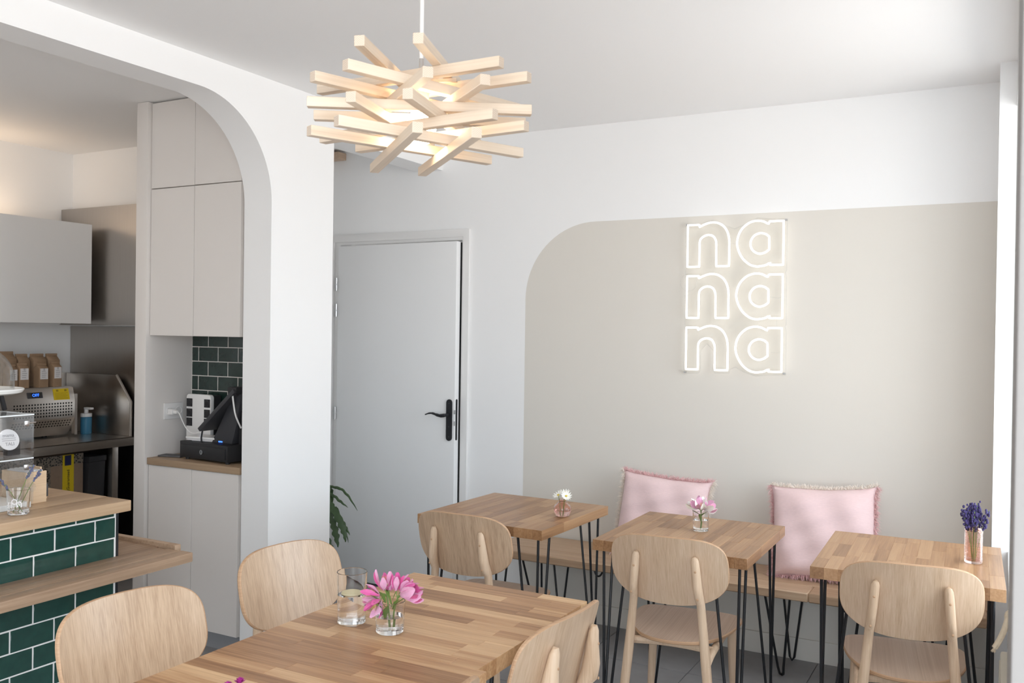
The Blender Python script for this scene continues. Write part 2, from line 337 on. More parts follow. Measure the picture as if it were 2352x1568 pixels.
# ------------------------------------------------------------------ door on the back wall
d1 = struct('door_1', MB().box((-.0, -.04, .012), (.8575, 0, 1.999)), DOORM, bevel=.002)
d1.location = (-3.528, YB + .012, 0); d1.rotation_euler = (0, 0, -math.radians(2.1))
struct('trim_3', MB().prism([(-3.615, 0), (-3.615, 2.070), (-2.617, 2.070), (-2.617, 0), (-2.657, 0), (-2.657, 2.026), (-3.572, 2.026), (-3.572, 0)], 'y', YB - .018, YB - .0005)
       .prism([(-3.5725, 0), (-3.5725, 2.0265), (-2.6565, 2.0265), (-2.6565, 0), (-2.6675, 0), (-2.6675, 2.009), (-3.530, 2.009), (-3.530, 0)], 'y', YB - .008, YB + .10), LACQ, bevel=.0015)
struct('wall_corridor_end', MB().box((-3.6, YB + .20, 0), (-2.6, YB + .25, ZC)), DARK)
# door furniture (door local coords: x along leaf from hinge, front face at y=-.04)
def stadium(cx, z0, z1, w, n=8): return arc(cx, z1 - w / 2, w / 2, 0, 180, n) + arc(cx, z0 + w / 2, w / 2, 180, 360, n)
hp = MB().prism(stadium(.825, .889, 1.121, .038), 'y', -.049, -.04).build('handle_plate', BLACK, d1, bevel=.002)
lev = [(.825, -.052, 1.035), (.825, -.085, 1.035), (.800, -.092, 1.031), (.775, -.094, 1.035), (.748, -.094, 1.0415), (.722, -.094, 1.0405), (.697, -.094, 1.032)]
MB().tube(smoothpath(lev, 4), [.009] * 5 + [.0105] * 4 + [.009] * 4 + [.007] * 4 + [.005] * 4 + [.0035] * 4, 8).build('lever', BLACK, hp)
for z_ in (1.098, .968, .912): MB().ball((.827, -.0495, z_), .0035, 8, 4, (1, .4, 1)).build('screw', GREYPL, hp)
lp = MB().prism([(p[0] - .825, p[1]) for p in stadium(.825, .892, 1.122, .018)], 'x', .856, .8585).build('latch_plate', BLACK, d1, (0, -.021, 0))
MB().box((.858, -.026, 1.04), (.863, -.016, 1.062)).build('latch', CHROME, lp); MB().box((.858, -.025, .975), (.861, -.018, 1.0)).build('bolt', CHROME, lp)
for zc in (1.772, 1.616, .998):
    h = MB().tube([(-.006, -.048, zc - .038), (-.006, -.048, zc - .004)], .008, 10).tube([(-.006, -.048, zc + .004), (-.006, -.048, zc + .038)], .008, 10).tube([(-.006, -.048, zc - .004), (-.006, -.048, zc + .004)], .0055, 8).build('hinge', CHROME, d1)
MB().box((0, -.041, .008), (.856, -.003, .0118)).build('door_seal', BLKPL, d1)

# ------------------------------------------------------------------ wood bar high in the corridor
tag(MB().box((-3.695, YB - .075, 2.518), (-3.50, YB - .001, 2.560)).build('wooden_bar', OAKS, bevel=.003), 'short wooden bar fixed under the ceiling above the door, beside the white pillar', 'wooden bar')

# ------------------------------------------------------------------ tall fitted cupboard with till niche
cb = thing('tall_cupboard', 'tall pale grey fitted cupboard with open till niche inside the arch', 'cupboard', (-3.33, 3.1, 0))
def C(x, y, z): return (x + 3.33, y - 3.1, z)
def cbox(a, b): return MB().box(C(*a), C(*b))
cbox((-3.683, 2.98, 0), (-3.607, 3.274, 2.573)).build('side_panel', CAB, cb, bevel=.0015)
cbox((-3.013, 3.02, .10), (-2.985, 3.27, .86)).build('filler_strip', CAB, cb); cbox((-3.013, 3.02, 1.46), (-2.985, 3.27, 2.57)).build('filler_strip', CAB, cb)
cbox((-3.606, 3.022, .10), (-3.014, 3.27, .838)).build('base_carcass', CAB, cb)
cbox((-3.606, 3.022, 1.462), (-3.014, 3.27, 2.57)).build('wall_carcass', CAB, cb)
cbox((-3.606, 3.072, 0), (-2.985, 3.10, .099)).build('plinth', mat('grey_plinth', (.36, .36, .37), .4), cb)
XS = -3.312
for (x0, x1, z0, z1, nm) in ((-3.604, XS, .103, .838, 'lower'), (XS, -3.016, .103, .838, 'lower'), (-3.604, XS, 1.458, 2.156, 'mid'), (XS, -3.016, 1.458, 2.156, 'mid'), (-3.604, XS, 2.160, 2.567, 'top'), (XS, -3.016, 2.160, 2.567, 'top')):
    cbox((x0 + .0015, 3.0, z0), (x1 - .0015, 3.02, z1)).build('door', CAB, cb, bevel=.0012, seg=1)
wt = cbox((-3.605, 2.992, .840), (-3.0, 3.27, .872)).build('worktop', wood('niche_worktop', ((.25, .165, .10), (.36, .25, .16), (.44, .32, .21)), (3, 40, 40), .45, rand=False), cb, bevel=.0015)
wt['label'] = 'brown wood-effect worktop'
# tiled back of niche: grout bed + single tiles
gb = cbox((-3.605, 3.2605, .872), (-2.975, 3.274, 1.458)).build('tile_backing', mat('beige_tile_grout', (.74, .70, .66), .9), cb)
TW, TH = .135, .0722
for rI in range(9):
    z1 = 1.4745 - rI * TH; z0 = z1 - TH
    off = -3.491 if rI % 2 == 0 else -3.558
    zz0, zz1 = max(z0, .874), min(z1, 1.457)
    if zz1 - zz0 < .01: continue
    for k in range(-2, 6):
        xa, xb = max(off + k * TW, -3.604), min(off + (k + 1) * TW, -2.976)
        if xb - xa < .008: continue
        cbox((xa + .0017, 3.2595, zz0 + .0017), (xb - .0017, 3.2655, zz1 - .0017)).build('tile', GREEN_SHADED, gb, bevel=.0012, seg=1)
# socket plate in niche
so = thing('wall_socket', 'white double wall socket plate on the side of the till niche', 'socket', (-3.6068, 3.145, 1.087))
MB().box((0, -.058, -.04), (.008, .058, .04)).build('plate', WPL, so, bevel=.003)
MB().lathe([(.0, .0), (.0, .001)], 4)
for yy in (-.027, .03):
    ring_ = MB()
    ring_.tube([(.0085, yy + .019 * math.cos(a), .019 * math.sin(a)) for a in [2 * PI * k / 20 for k in range(20)]], .0018, 6, True)
    ring_.build('socket_ring', WPL, so)
ch = thing('phone_charger', 'white cube charger plugged into the niche socket with trailing cable', 'charger', (-3.598, 3.118, 1.085))
MB().box((.0, -.016, -.014), (.034, .016, .014)).build('plug', WPL, ch, bevel=.004)
MB().box((.034, -.009, -.008), (.056, .009, .008)).build('connector', WPL, ch, bevel=.003)
cab = smoothpath([(.056, 0, 0), (.08, -.01, -.006), (.11, -.02, -.035), (.15, -.03, -.07), (.19, -.035, -.09), (.24, -.03, -.085), (.265, -.02, -.065)], 6)
MB().tube(cab, .0028, 6).build('cable', WPL, ch)
# UPS multi-socket block
up_ = thing('socket_block', 'white upright power block with black sockets standing behind the cash drawer', 'power block', (-3.463, 3.175, .872))
MB().prism([(-.083, 0), (.083, 0)] + arc(.083 - .018, .300 - .018, .018, 0, 90, 5) + arc(-.083 + .018, .300 - .018, .018, 90, 180, 5), 'y', 0, .022).build('housing', WPL, up_, bevel=.003)
MB().box((-.078, .0225, .004), (.078, .072, .296)).build('rear_body', BLKPL, up_, bevel=.004)
for sxx in (-.060, .060):
    for k, zc in enumerate((.258, .208, .163)):
        s_ = MB().box((sxx - .019, -.003, zc - .020), (sxx + .019, .001, zc + .020)).build('socket', BLKPL, up_, bevel=.0015)
        MB().tube([(sxx + .014 * math.cos(2 * PI * a / 16), -.0035, zc + .014 * math.sin(2 * PI * a / 16)) for a in range(16)], .0016, 5, True).build('socket_rim', GREYPL, s_)
MB().ball((.018, -.001, .125), .005, 8, 6, (1, .5, 1)).build('power_light', mat('white_blue_led', (1, 1, 1), .4, emit=(.5, .6, 1), estr=4), up_)
MB().box((-.078, -.0012, .088), (.078, .0005, .0895)).build('seam', GREYPL, up_)
# cash drawer
cd = thing('cash_drawer', 'black metal cash drawer with round lock on the niche worktop', 'cash drawer', (-3.28, 3.04, .872), math.radians(-5.5))
MB().box((-.175, 0, .010), (.172, .20, .086)).build('case', BLKPL, cd, bevel=.002)
MB().box((-.163, -.004, .020), (.158, .001, .072)).build('drawer_front', BLKPL, cd, bevel=.001)
lk = MB().tube([(-.005, -.004, .045), (-.005, -.010, .045)], .011, 16).build('lock', CHROME, cd)
MB().box((-.0065, -.0108, .039), (-.0035, -.0098, .051)).build('keyhole', BLKPL, lk)
for fx in (-.14, .15): 
    for fy in (.02, .18): MB().tube([(fx, fy, 0), (fx, fy, .010)], .011, 10).build('foot', BLKPL, cd)
# card terminal pad
tp = thing('receipt_pad', 'thin white keypad lying on the cash drawer', 'keypad', (-3.345, 3.118, .9585), math.radians(8))
MB().box((-.085, -.045, .012), (.095, .055, .022)).build('cover', WPL, tp, bevel=.003)
MB().box((-.078, -.040, .004), (.09, .05, .012)).build('pages', PAPER, tp)
MB().box((-.06, -.03, 0), (.07, .045, .004)).build('base', WPL, tp)
# till stand with tilted screen
ps = thing('till_terminal', 'dark grey touchscreen till on wedge foot standing on the cash drawer', 'till', (-3.175, 3.10, .9585))
MB().prism([(-.100, 0), (.030, 0), (.060, .10), (.085, .235), (.052, .250), (.020, .205)], 'y', -.015, .05).build('foot', GREYPL, ps, bevel=.003)
sc_ = MB(); R_ = Matrix.Rotation(-math.radians(41), 3, 'Y'); sc_.box((-.145, -.06, -.010), (.150, .10, .010), R_, (0, 0, 0))
sc_.v = [(v[0] - .030, v[1], v[2] + .155) for v in sc_.v]; so2 = sc_.build('screen', GREYPL, ps, bevel=.003)
MB().box((.035, -.05, .235), (.090, .09, .268)).build('hinge_block', BLKPL, ps, bevel=.004)
MB().tube(smoothpath([(.06, -.045, .25), (.075, -.052, .20), (.088, -.05, .14), (.092, -.02, .08)], 6), .004, 6).build('cable', WPL, ps)
MB().box((-.055, -.0155, .004), (-.03, -.014, .010)).build('status_light', LEDB, ps)
MB().tube([(-.145, -.03, .052), (-.152, -.03, .02), (-.15, -.03, .0)], .004, 6).build('power_lead', BLKPL, ps)
MB().box((.055, .0, .0), (.10, .10, .16)).build('rear_housing', BLKPL, ps, bevel=.006)
# smartphone
ph = thing('smartphone', 'grey smartphone lying on the niche worktop beside the cash drawer', 'phone', (-3.535, 3.085, .872), math.radians(14))
MB().box((-.062, -.032, 0), (.062, .032, .008)).build('body', mat('grey_phone_metal', (.16, .16, .17), .3, .6), ph, bevel=.003)
MB().box((-.058, -.029, .0078), (.058, .029, .0084)).build('screen', GREYPL, ph)

# ------------------------------------------------------------------ bar counter in the arch
bc = thing('bar_counter', 'bar counter clad in bottle green metro tiles with oak top in the arch', 'counter', (-3.1, 1.6, 0))
def B(x, y, z): return (x + 3.1, y - 1.6, z)
def bbox(a, b): return MB().box(B(*a), B(*b))
bbox((-3.45, .2, 0), (-2.812, 2.176, .836)).build('body', mat('dark_counter_side', (.05, .04, .035), .6), bc)
gf = bbox((-2.812, .2, 0), (-2.7982, 2.1905, .836)).build('tile_bed', GROUT, bc)
bbox((-2.83, 2.1912, 0), (-2.801, 2.204, .836)).build('edge_trim', BLACK, bc)
TW, TH = .1545, .0752
for rI in range(12):
    z1 = .8872 - rI * TH; z0 = z1 - TH
    z1 = min(z1, .835); z0 = max(z0, .001)
    if z1 - z0 < .006: continue
    off = 2.106 if rI % 2 == 1 else 2.0305
    for k in range(1, -13, -1):
        ya, yb = off + (k - 1) * TW, min(off + k * TW, 2.1885)
        if yb - ya < .01 or yb < .25: continue
        dx = random.uniform(-.0006, .0006)
        bbox((-2.806, ya + .0021, z0 + .0021), (-2.797 + dx, yb - .0021, z1 - .0021)).build('tile', GREEN, gf, bevel=.0014, seg=1)
# oak top boards
for k, (xa, xb) in enumerate(((-2.735, -2.87), (-2.87, -3.02), (-3.02, -3.17), (-3.17, -3.33), (-3.33, -3.48))):
    bbox((xb, .1, .838), (xa, 2.205, .877)).build('top_board', TOPW, bc, bevel=.004 if k == 0 else .0008)
# ledge shelf with raised back lip
lg = thing('ledge_shelf', 'weathered wooden ledge wrapped round the tiled counter at mid height', 'shelf', (-2.7, 1.6, .67))
def G(x, y, z): return (x + 2.7, y - 1.6, z - .67)
for (a, b, bv) in (((-2.796, .3, .634), (-2.735, 2.355, .670), .0006), ((-2.735, .3, .634), (-2.672, 1.75, .670), .0006), ((-2.735, 1.75, .634), (-2.672, 2.368, .670), .0006), ((-2.672, .3, .634), (-2.612, 2.378, .670), .006)):
    MB().box(G(*a), G(*b)).build('board', LEDGEW, lg, bevel=bv)
MB().box(G(-3.25, 2.207, .634), G(-2.797, 2.3785, .668)).build('board', LEDGEW, lg, bevel=.002)
MB().box(G(-3.25, 2.379, .634), G(-2.71, 2.408, .682)).build('lip', LEDGEW, lg, bevel=.003)
for yy in (.35, .9): MB().box(G(-2.797, yy, .50), G(-2.78, yy + .03, .633)).box(G(-2.78, yy, .61), G(-2.66, yy + .03, .633)).build('bracket', BLACK, lg)

# ------------------------------------------------------------------ things on the counter
ZT = .877
# acrylic display case
dc = thing('display_case', 'clear acrylic two-tier display case with white base on the counter', 'display case', (-3.07, 1.70, ZT))
MB().box((-.172, -.30, 0), (.166, .236, .020)).build('base', PORC, dc, bevel=.002)
for nm, a, b in (('front_panel', (.166, -.30, .0), (.171, .241, .166)), ('front_panel', (.166, -.30, .178), (.171, .241, .312)), ('side_panel', (-.172, .2365, .0), (.1655, .2415, .312)), ('back_panel', (-.177, -.30, 0), (-.1725, .241, .312)), ('shelf', (-.172, -.30, .172), (.1655, .236, .177)), ('lid', (-.177, -.30, .3125), (.171, .2415, .318))):
    MB().box(a, b).build(nm, ACRYL, dc, bevel=.0012, seg=1)
EDG = noisy(mat('frosted_acrylic_edge', (.75, .78, .79), .25), 200, .02)
MB().box((.165, -.30, .1665), (.1715, .2405, .1705)).build('shelf_edge', EDG, dc); MB().box((.1655, .2365, .02), (.1712, .2418, .312)).build('corner_edge', ACRYL, dc)
MB().box((.165, -.30, .314), (.1716, .241, .3185)).build('lid_edge', EDG, dc); MB().box((-.17, .237, .314), (.171, .242, .3185)).build('lid_edge', EDG, dc)
for zc in (.287, .139):
    h = MB().box((.1712, .205, zc - .009), (.1745, .222, zc + .009)).build('hinge', CHROME, dc, bevel=.001)
    MB().tube([(.173, .222, zc + .002), (.173, .246, zc + .002)], .0025, 6).build('hinge_pin', CHROME, h)
MB().tube([(.1715, .226, .205), (.186, .226, .205)], [.016, .016], 16).build('finger_knob', ACRYL, dc); MB().tube([(.1715, .226, .07), (.184, .226, .07)], [.016, .016], 16).build('finger_knob', ACRYL, dc)
# price sign in the case
sg = thing('price_sign', 'round white price disc on a black easel inside the display case', 'price sign', (-2.955, 1.90, 1.0545))
Rs = Matrix.Rotation(math.radians(-18), 3, 'Y')
MB().box((-.012, -.024, 0), (.012, .022, .045)).build('easel', BLKPL, sg, bevel=.002)
dsk = MB().tube([(-.001, 0, 0), (.003, 0, 0)], .036, 28); dsk.v = [tuple(Vector((.014, -.022, .055)) + Rs @ Vector(v)) for v in dsk.v]
dk = dsk.build('disc', PAPER, sg)
rotp = (PI / 2 - math.radians(0), math.radians(0), PI / 2)
def on_disc(txt, zoff, size):
    o = text('print', txt, size, GINK, dk, (0, 0, 0), (0, 0, 0), .0002)
    o.rotation_euler = (Rs.to_4x4() @ Matrix.Rotation(PI / 2, 4, 'Z') @ Matrix.Rotation(PI / 2, 4, 'X')).to_euler()
    o.location = Vector((.014, -.022, .055)) + Rs @ Vector((.0036, 0, zoff))
on_disc('mama', .014, .017); on_disc('TALI', -.016, .016)
lm = MB()
for zo in (.003, -.004):
    b_ = MB().box((.003, -.024, zo), (.0036, .024, zo + .0015)); lm.add([tuple(Vector((.014, -.022, .055)) + Rs @ Vector(v)) for v in b_.v], b_.f)
lm.build('rule', GINK, dk)
# cake stand with dome
cs = thing('cake_stand', 'white cake stand under a clear glass dome on top of the display case', 'cake stand', (-3.084, 1.85, 1.1955))
pl = MB().lathe([(0, .062), (.12, .062), (.142, .068), (.149, .078), (.147, .082), (.140, .080), (.12, .074), (0, .073)], 48).build('plate', PORC, cs)
for k in range(3):
    a = 2 * PI * k / 3 - .3
    MB().tube([(.125 * math.cos(a), .125 * math.sin(a), 0), (.105 * math.cos(a), .105 * math.sin(a), .063)], .0085, 8).build('foot', BLKPL, cs)
R0 = .119; prof = [(R0, .0745), (R0, .10)] + [(R0 * math.cos(t), .11 + R0 * math.sin(t)) for t in [PI / 2 * k / 12 for k in range(13)]]
prof += [(max(0, (R0 - .003) * math.cos(t)), .11 + (R0 - .003) * math.sin(t)) for t in [PI / 2 * (1 - k / 12) for k in range(13)]] + [(R0 - .003, .10), (R0 - .003, .0745)]
dm = MB().lathe(prof, 48).build('dome', CLEARG, cs)
MB().lathe([(0, .229), (.012, .229), (.010, .240), (.018, .252), (.014, .264), (0, .268)], 20).build('knob', CLEARG, cs)
# tumbler with lavender
tu = thing('printed_tumbler', 'short glass tumbler with white lettering and lavender on the counter', 'tumbler', (-2.829, 1.842, ZT + .0006))
def tumbler(r0, r1, h, t=.0022, base=.008): return [(0, 0), (r0 - .002, 0), (r0, .002), (r1, h - .001), (r1 - t / 2, h), (r1 - t, h - .001), (r0 - t, base), (0, base)]
MB().lathe(tumbler(.031, .036, .082), 40).build('glass', GLASS, tu)
for (a, z_, s_, c) in ((-74, .038, .030, 'n'), (-52, .049, .028, 'o'), (-30, .040, .030, 'n')):
    aa = math.radians(a); o = text('lettering', c, s_ * 1.4, PAPER, tu, (.0358 * math.cos(aa), .0358 * math.sin(aa), z_), (PI / 2, 0, aa + PI / 2), .0003)
MB().lathe([(0, .0078), (.0293, .0078), (.0300, .018), (0, .018)], 32).build('water', WATER, tu)
def lav_sprig(name, label, loc, tip, n, parent_group, bud=LAVG, head=.045, r=.004, wild=.9):
    t = thing(name, label, 'lavender', loc, 0, parent_group)
    tip = Vector(tip); path = smoothpath([(0, 0, 0), tip * .5 + Vector((0, 0, .01)), tip], 6)
    MB().tube(path, .0011, 5).build('stem', STEM, t)
    mb = MB(); d = (path[-1] - path[-4]).normalized()
    for k in range(n):
        q = tip - d * head * (1 - k / n); jit = Vector((random.uniform(-1, 1), random.uniform(-1, 1), random.uniform(-1, 1))) * r * wild
        mb.ball(q + jit, r * random.uniform(.5, .9), 6, 4, (1, 1, 1.4))
    mb.build('flower_head', bud, t); return t
lav_sprig('lavender_sprig', 'dry lavender sprig rising steeply from the tumbler on the counter', (-2.838, 1.835, ZT + .0095), (.075, .012, .155), 22, None)
lav_sprig('lavender_sprig', 'dry lavender sprig bending right out of the tumbler on the counter', (-2.842, 1.850, ZT + .0095), (.115, .0, .140), 20, None)
lav_sprig('lavender_sprig', 'dry lavender sprig leaning left out of the tumbler on the counter', (-2.815, 1.845, ZT + .0095), (-.075, -.03, .105), 20, None)
# wooden napkin box
nb = thing('napkin_box', 'pale wooden box holding white napkins beside the acrylic display case', 'box', (-3.02, 1.99, ZT))
for a, b in (((.060, -.042, .0), (.068, .036, .110)), ((-.068, -.042, 0), (-.060, .036, .110)), ((-.060, -.042, 0), (.060, -.034, .110)), ((-.060, -.034, 0), (.060, .036, .008))):
    MB().box(a, b).build('board', PINEBOX, nb, bevel=.001, seg=1)
MB().box((-.070, .050, .0), (.010, .057, .116)).build('backboard', PINEBOX, nb, bevel=.001); MB().box((-.069, .037, 0), (.012, .0765, .006)).build('lip', PINEBOX, nb, bevel=.001)
for k in range(7): MB().box((-.055, -.031 + k * .009, .009), (.055, -.024 + k * .009, .112 + .002 * (k % 2))).build('napkin', PAPER, nb)
MB().box((.055, .0365, .018), (.063, .046, .062)).build('latch', GREYPL, nb, bevel=.002)

# ------------------------------------------------------------------ kitchen behind
wu = thing('wall_cupboard', 'long white wall cupboard on the left kitchen wall', 'cupboard', (-4.97, 2.6, 1.518))
MB().box((-.188, -1.6, 0), (.148, .968, .585)).build('carcass', LACQ, wu)
for (a, b) in ((-1.6, -.10), (-.097, .972)): MB().box((.149, a, -.004), (.170, b, .588)).build('door', LACQ, wu, bevel=.0012, seg=1)
hd = thing('extractor_hood', 'stainless steel box hood on the kitchen rear wall', 'hood', (-4.42, 3.62, 1.51))
MB().box((-.735, .0, 0), (.735, .078, .71)).build('casing', STEELV, hd, bevel=.002)
MB().box((-.737, -.006, -.004), (.735, .076, 0)).build('bottom_rim', STEEL, hd)
spn = thing('steel_splashback', 'tall stainless steel splashback sheet below the hood on the rear wall', 'splashback', (-4.42, 3.694, .4))
MB().box((-.735, -.004, -.4), (.735, .004, 1.10)).build('sheet', STEELV, spn)
wk = thing('steel_worktable', 'stainless steel worktable with upstand and angled end plate in the kitchen', 'worktable', (-4.84, 2.6, 0))
MB().box((-.315, -1.6, .845), (.318, 1.068, .850)).box((.312, -1.6, .800), (.318, 1.068, .850)).box((-.315, 1.062, .80), (.318, 1.068, .85)).build('top', STEEL, wk, bevel=.001)
MB().box((-.315, -1.6, .850), (-.300, 1.068, 1.21)).build('upstand', STEELV, wk)
MB().prism([(-.299, .851), (.285, .851), (.285, 1.054), (.158, 1.208), (-.299, 1.21)], 'y', 1.052, 1.066).build('end_plate', STEELV, wk, bevel=.002)
MB().tube([(.288, 1.06, .851), (.288, 1.06, 1.054), (.160, 1.06, 1.210)], .007, 8).build('plate_edge', STEEL, wk)
for yy in (-1.5, .95):
    for xx in (-.27, .275): MB().box((xx - .02, yy - .02, 0), (xx + .02, yy + .02, .799)).build('leg', STEEL, wk, bevel=.002)
# refrigerated topping unit
fr = thing('chilled_topping_unit', 'stainless chilled counter unit with vent grille and blue OFF display', 'chiller', (-4.94, 2.9, .850))
MB().prism([(-.185, .012), (.085, .012), (.150, .115), (.150, .215), (.130, .292), (-.185, .292)], 'y', -.9, .562).build('housing', STEEL, fr, bevel=.001)
MB().box((.12, .5625, .012), (.150, .578, .252)).build('side_rail', STEEL, fr)
for yy in (-.8, .45): MB().tube([(.03, yy, 0), (.03, yy, .012)], .015, 8).build('foot', BLKPL, fr)
def grille(mb, P, du, dv, nu, nv, h):  # square holes seen as dark recesses with a steel frame grid
    P, du, dv = Vector(P), Vector(du), Vector(dv)
    for i in range(nu):
        for j in range(nv):
            o = P + du * i + dv * j; mb.add([o, o + du * h, o + du * h + dv * h, o + dv * h], [(0, 1, 2, 3)])
g = MB(); grille(g, (.1506, .185, .128), (0, .0175, 0), (0, 0, .0172), 21, 5, .52); go = g.build('vent_holes', DARK, fr, normals=False); go['kind'] = 'stuff'
nrm_ = Vector((.103, 0, -.065)).normalized() * .0007
dvec = Vector((-.0125, 0, -.0198))
g = MB(); grille(g, Vector((.1425, .185, .103)) + nrm_, (0, .0175, 0), dvec * .72, 21, 3, .5); go = g.build('vent_holes', DARK, fr, normals=False); go['kind'] = 'stuff'
tilt = math.atan2(.02, .077)
dp = MB().box((.1395, .272, .238), (.1440, .362, .272), Matrix.Rotation(-tilt, 3, 'Y')).build('display', GREYPL, fr, bevel=.002)
MB().box((.1435, .296, .242), (.1447, .342, .268), Matrix.Rotation(-tilt, 3, 'Y')).build('display_window', BLKPL, dp)
text('digits', 'OFF', .024, LEDB, dp, (.1455, .319, .255), (PI / 2, -0, PI / 2), .0004).rotation_euler = (Matrix.Rotation(-tilt, 4, 'Y') @ Matrix.Rotation(PI / 2, 4, 'Z') @ Matrix.Rotation(PI / 2, 4, 'X')).to_euler()
ys = MB().box((.1405, .430, .221), (.1413, .530, .286), Matrix.Rotation(-tilt, 3, 'Y')).build('warning_sticker', YEL, fr)
lm = MB()
for k in range(5): lm.box((.1412, .44, .228 + k * .008), (.1418, .52 - .01 * (k % 2), .2295 + k * .008), Matrix.Rotation(-tilt, 3, 'Y'), (.141, .48, .2535))
for yy in (.45, .502): lm.box((.1412, yy, .270), (.1418, yy + .014, .281), Matrix.Rotation(-tilt, 3, 'Y'), (.141, .48, .2535))
lm.build('print', mat('sticker_print', (.35, .25, .02), .6), ys)
MB().box((-.185, -.9, .2925), (.128, .555, .296)).build('lid', STEEL, fr)
# coffee bags
def bag(name, label, w, d, h, loc, rz, lab=True):
    t = thing(name, label, 'paper bag', loc, rz, None)
    m = MB(); hw, hd_ = w / 2, d / 2; z1 = h * .80
    m.add([(-hd_, -hw, 0), (hd_, -hw, 0), (hd_, hw, 0), (-hd_, hw, 0), (-hd_, -hw, z1), (hd_, -hw, z1), (hd_, hw, z1), (-hd_, hw, z1), (-.004, -hw * .96, h - .012), (.004, -hw * .96, h - .012), (.004, hw * .96, h - .012), (-.004, hw * .96, h - .012)],
          [(0, 3, 2, 1), (0, 1, 5, 4), (1, 2, 6, 5), (2, 3, 7, 6), (3, 0, 4, 7), (4, 5, 9, 8), (5, 6, 10, 9), (6, 7, 11, 10), (7, 4, 8, 11), (8, 9, 10, 11)])
    m.build('bag_body', KRAFT, t, bevel=.002, seg=1)
    MB().box((-.007, -hw * .97, h - .014), (.007, hw * .97, h)).build('folded_top', KRAFT, t, bevel=.002, seg=1)
    if lab:
        l_ = MB().box((hd_ + .0003, -hw * .82, h * .34), (hd_ + .0012, hw * .82, h * .80 - .002)).build('paper_label', PAPER, t)
        p_ = MB()
        for i in range(2):
            for j in range(3): p_.box((hd_ + .001, -.005 + i * .0055, h * .70 + j * .0045), (hd_ + .0016, -.001 + i * .0055, h * .70 + .0032 + j * .0045))
        for j in range(4): p_.box((hd_ + .001, -hw * .5, h * .42 + j * .011), (hd_ + .0016, hw * (.3 + .1 * (j % 3)), h * .42 + .0025 + j * .011))
        p_.build('print', GINK, l_)
    return t
ZB = .850 + .2962
bag('coffee_bag', 'small labelled kraft bag at the left end of the front row', .055, .05, .135, (-4.842, 3.10, ZB), .1)
bag('coffee_bag', 'second labelled kraft bag in the front row, its label square to view', .058, .05, .142, (-4.842, 3.165, ZB), 0)
bag('coffee_bag', 'third labelled kraft bag in the front row, left of the last one', .060, .05, .138, (-4.842, 3.282, ZB), .06)
bag('coffee_bag', 'labelled kraft bag at the right end of the front row', .055, .05, .145, (-4.842, 3.368, ZB), .05)
bag('coffee_bag', 'tallest plain kraft bag at the left end of the back row', .086, .07, .205, (-4.935, 3.130, ZB), 0, False)
bag('coffee_bag', 'plain kraft bag in the back row, behind the second small labelled bag', .070, .06, .19, (-4.935, 3.222, ZB), 0, False)
bag('coffee_bag', 'wide plain kraft bag in the middle of the back row', .084, .065, .19, (-4.935, 3.316, ZB), .05, False)
bag('coffee_bag', 'plain kraft bag at the right end of the back row', .072, .06, .19, (-4.935, 3.408, ZB), 0, False)
# soap dispenser
sd = thing('soap_dispenser', 'blue soap pump bottle with white head on the steel worktable', 'soap dispenser', (-4.875, 3.60, .850))
MB().lathe([(0, 0), (.030, 0), (.032, .003), (.032, .098), (.028, .103), (0, .103)], 24).build('bottle', SOAP, sd)
cp_ = MB().lathe([(0, .1035), (.032, .1035), (.032, .122), (.030, .124), (0, .124)], 24).build('collar', WPL, sd)
MB().lathe([(0, .124), (.012, .124), (.012, .150), (0, .150)], 16).box((-.008, -.012, .148), (.052, .012, .160)).build('pump_head', WPL, cp_, bevel=.002)
# boxes beneath the worktable
bx = thing('cardboard_box', 'big brown cardboard box with printed and yellow tape under the steel worktable', 'box', (-4.86, 3.12, 0))
MB().box((-.25, -.36, 0), (.24, .275, .775)).build('carton', CARD, bx, bevel=.002)
MOT = mat('speckled_tape', (.2, .16, .12), .6); t_ = N(MOT, 'ShaderNodeTexVoronoi'); t_.inputs['Scale'].default_value = 90
c_ = N(MOT, 'ShaderNodeValToRGB'); c_.color_ramp.elements[0].position = .35; c_.color_ramp.elements[0].color = (.03, .028, .025, 1); c_.color_ramp.elements[1].position = .5; c_.color_ramp.elements[1].color = (.24, .20, .16, 1)
tcx = N(MOT, 'ShaderNodeTexCoord'); L(MOT, tcx.outputs['Object'], t_.inputs['Vector']); L(MOT, t_.outputs[0], c_.inputs[0]); L(MOT, c_.outputs[0], bsdf(MOT).inputs['Base Color'])
MB().box((.2402, -.36, .72), (.2412, .275, .775)).build('top_tape', MOT, bx); MB().box((.2402, .0, 0), (.2412, .072, .7195)).build('side_tape', MOT, bx)
yt = MB().box((.2402, .145, 0), (.2416, .215, .775)).build('yellow_tape', YEL, bx)
MB().box((.2416, .158, .715), (.2421, .198, .772)).build('blue_stamp', BLUEINK, yt)
text('lettering', 'rce|Guaranteed', .024, INK, yt, (.2424, .180, .615), (0, 0, 0), .0003).rotation_euler = (Matrix.Rotation(PI / 2, 4, 'Z') @ Matrix.Rotation(PI / 2, 4, 'X') @ Matrix.Rotation(PI / 2, 4, 'Z')).to_euler()
bn = thing('waste_bin', 'dark grey waste bin under the end of the steel worktable', 'bin', (-4.83, 3.545 - .06, 0))
MB().prism([(-.22, 0), (.20, 0), (.24, .72), (-.26, .72)], 'y', -.075, .035).build('tub', DRUM, bn, bevel=.006)
MB().box((-.265, -.078, .7205), (.245, .038, .752)).build('lid', DRUM, bn, bevel=.004)

# ------------------------------------------------------------------ neon sign
ns = thing('neon_sign', 'lit white neon sign reading na na na high on the beige wall', 'neon sign', (-1.135, 4.31, 1.68))
def SGN(x, z): return (x + 1.135, z - 1.68)
